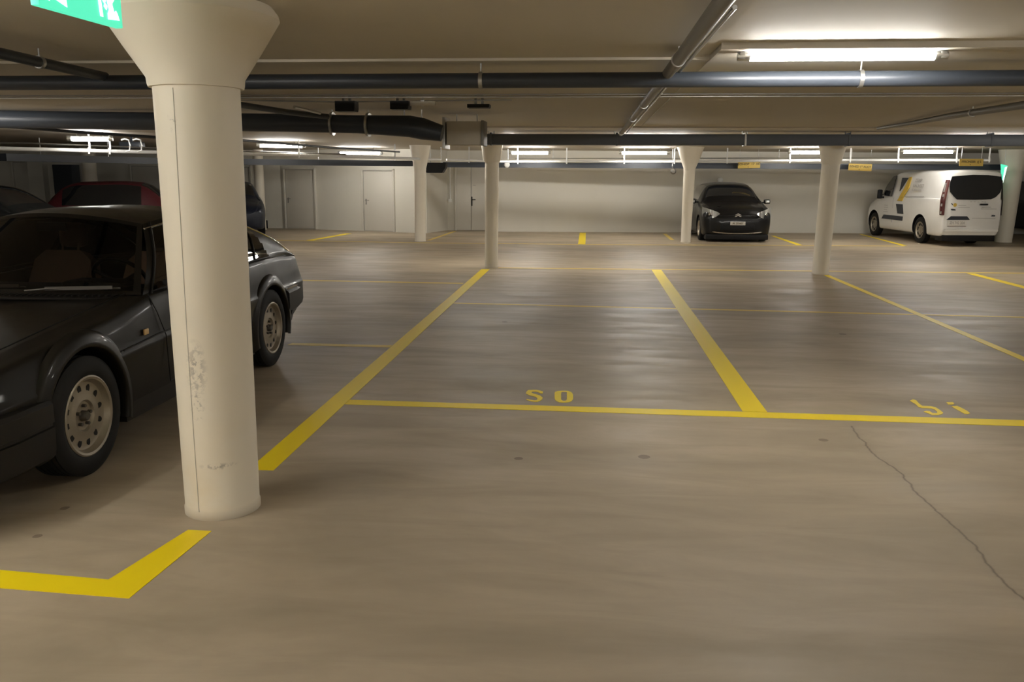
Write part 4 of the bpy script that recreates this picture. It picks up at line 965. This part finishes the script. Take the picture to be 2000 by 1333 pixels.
rear('badge', [(.50, .70), (.60, .70), (.60, .73), (.52, .735)], M['logodark'], .010)
for x_ in (-.10, .0, .10, .2, .28):
    rear('badge_letter', [(x_, 1.03), (x_+.04, 1.03), (x_+.04, 1.036), (x_, 1.036)], M['chrome'], .009)
for s in (-1, 1):
    b = B(); rows = []
    for k in range(15):
        f = k/14; z_ = .72+.80*f; wv = .06*math.sin(PI*min(1, .18+f*.82))+.008; xo = .797-.03*max(0, f-.3)-.005*0
        xo = (.797 if z_ < 1.05 else .797-.14*(z_-1.05))
        rows.append([Vector((s*(xo+.004), 3.60-wv, z_)), Vector((s*(xo+.002), 3.655, z_)), Vector((s*(xo-.045), 3.70, z_))])
    b.grid(rows); tl = obj('tail_light', b, M['redlens'], van, 60)
    b = B()
    for f0, f1 in ((.03, .11), (.25, .33), (.52, .60), (.66, .92)):
        rr_ = []
        for k in range(5):
            z_ = .72+.80*(f0+(f1-f0)*k/4); xo = (.797 if z_ < 1.05 else .797-.14*(z_-1.05))+.006
            rr_.append([Vector((s*xo, 3.585, z_)), Vector((s*(xo-.002), 3.65, z_))])
        b.grid(rr_)
    obj('clear_lens', b, M['lampglass'], tl, 60)
    b = B(); b.box((s*.90, .48, 1.13), (.14, .09, .24), bev=.035); b.box((s*.83, .50, 1.05), (.10, .05, .05)); obj('side_mirror', b, M['black'], van)
def sx_at(z_): return VW*.992+.003 if z_ < .9 else (.8-(.015)*(z_-.9)/.18 if z_ < 1.08 else .785-(.785-.695)*((z_-1.08)/.66))
def side(name, pts, m, s=1, off=.006):
    # pts (u, z) on the body side; s=+1 the side seen by the camera (local +x)
    b = B(); N_ = len(pts); P_ = [Vector((s*(sx_at(z_)+off), u, z_)) for u, z_ in pts]; Q_ = [p-Vector((s*.02, 0, 0)) for p in P_]
    vv = [b.m.verts.new(p) for p in P_]; b.m.faces.new(vv); ww = [b.m.verts.new(p) for p in Q_]
    for k in range(N_): b.m.faces.new([vv[k], vv[(k+1) % N_], ww[(k+1) % N_], ww[k]])
    return obj(name, b, m, van, 0)
for s in (1, -1):
    side('cab_window', [(.42, 1.10), (.95, 1.08), (1.0, 1.30)], M['darkglass'], s, .010)
    side('cab_window', [(.42, 1.10), (1.0, 1.30), (1.05, 1.62), (.88, 1.60), (.60, 1.36)], M['darkglass'], s, .018)
    side('side_protector', [(.50, .49), (1.72, .49), (1.74, .60), (.62, .60)], M['logodark'], s)
side('logo_panel', [(1.38, 1.22), (1.38, 1.56), (1.70, 1.56)], M['logodark'], 1, .016)
side('logo_stripe', [(1.78, 1.585), (1.90, 1.585), (1.86, 1.30), (1.66, 1.08), (1.44, 1.08), (1.62, 1.30)], M['logoyellow'], 1, .022)
side('logo_stripe', [(1.44, 1.078), (1.66, 1.078), (1.62, .98), (1.32, .98)], M['logoyellow'], 1, .010)
side('logo_block', [(1.30, .90), (1.66, .90), (1.76, .60+.06), (1.42, .66)], M['logodark'], 1, .010)
side('side_groove', [(1.75, 1.10), (2.7, 1.13), (2.7, 1.115), (1.75, 1.085)], M['greytext'], 1, .012)
side('door_seam_line', [(1.10, .42), (1.112, .42), (1.112, 1.05), (1.10, 1.05)], M['greytext'], 1, .006)
for k, (u0, u1) in enumerate(((.62, .80), (.60, .82), (.60, .78), (.58, .84))):
    side('lettering_line', [(u0, .84-.055*k), (u1, .84-.055*k), (u1, .852-.055*k), (u0, .852-.055*k)], M['greytext'], 1, .008)
for txt, u_, z_, sz in (('ZEMP', 2.32, 1.50, .105), ('RALREST', 2.36, 1.37, .105), ('SCHREINEREI', 2.30, 1.27, .06)):
    o = text_mesh(txt, sz, M['greytext'], van, 'lettering', (sx_at(z_)+.03, u_, z_), (PI/2-.13, 0, PI/2), .001, sx=1.35)

# ---- cars at the far left and right
def saloon(h=1.42, w=.83, tail=2.95):
    return [full(-.72, w*.6, .32, .42, .58, .45, .59, crown=0), full(-.68, w*.82, .24, .44, .64, .55, .66, crown=.01), full(-.5, w*.95, .2, .5, .72, .6, .77), full(0, w, .18, .55, .80, .66, .86), full(.5, w, .18, .58, .86, .70, .92, w*.93),
            full(.62, w, .18, .6, .87, .64, .97, w*.93), full(1.25, w, .18, .6, .90, .56, h-.06, w*.93), full(1.8, w, .18, .6, .91, .55, h-.02, w*.93), full(2.6, w, .18, .6, .92, .54, h-.04, w*.93), full(tail, w, .2, .6, .93, .52, h-.14, w*.93), full(tail+.38, w*.97, .26, .6, .93, .56, 1.0, w*.9), full(tail+.48, w*.92, .34, .6, .80, .5, .84, w*.86)]
def sg(s, t):
    if 5.2 < s < 6.0 and t > 8.4: return True
    if 9.15 < s < 9.95 and t > 8.3: return True
    return 6.0 < s < 9.1 and 6.35 < t < 7.9
ar = [(0, .31, .345, .55, 1.1), (2.45, .31, .345, .55, 1.1)]
red = simple_car('estate_car', 'dark red car parked across at far left behind the roof of the charcoal coupe', (-8.5, 18.2, 0), math.radians(108), saloon(1.5), sg, M['red_car'], ar, .80, .31, .20)
red.scale = (.92, .9, .93)
for s in (-1, 1):
    b = B(); b.box((s*.836, 1.55, .84), (.02, .14, .025), bev=.004); obj('door_handle', b, M['chrome'], red)
simple_car('saloon_car', 'very dark rounded car at the far left edge behind the charcoal coupe', (-9.15, 14.3, 0), math.radians(90), saloon(1.36), sg, M['dark_car'], ar, .80, .31, .20)
simple_car('saloon_car', 'navy blue car half hidden right behind the foreground column near the door wall', (-9.05, 21.0, 0), math.radians(23), saloon(1.36), sg, M['blue_car'], ar, .80, .31, .20)
simple_car('saloon_car', 'dark car at the right edge beyond the column beside the white van', (13.0, 23.4, 0), math.radians(10), saloon(1.5), sg, M['dark_car'], ar, .80, .31, .20)
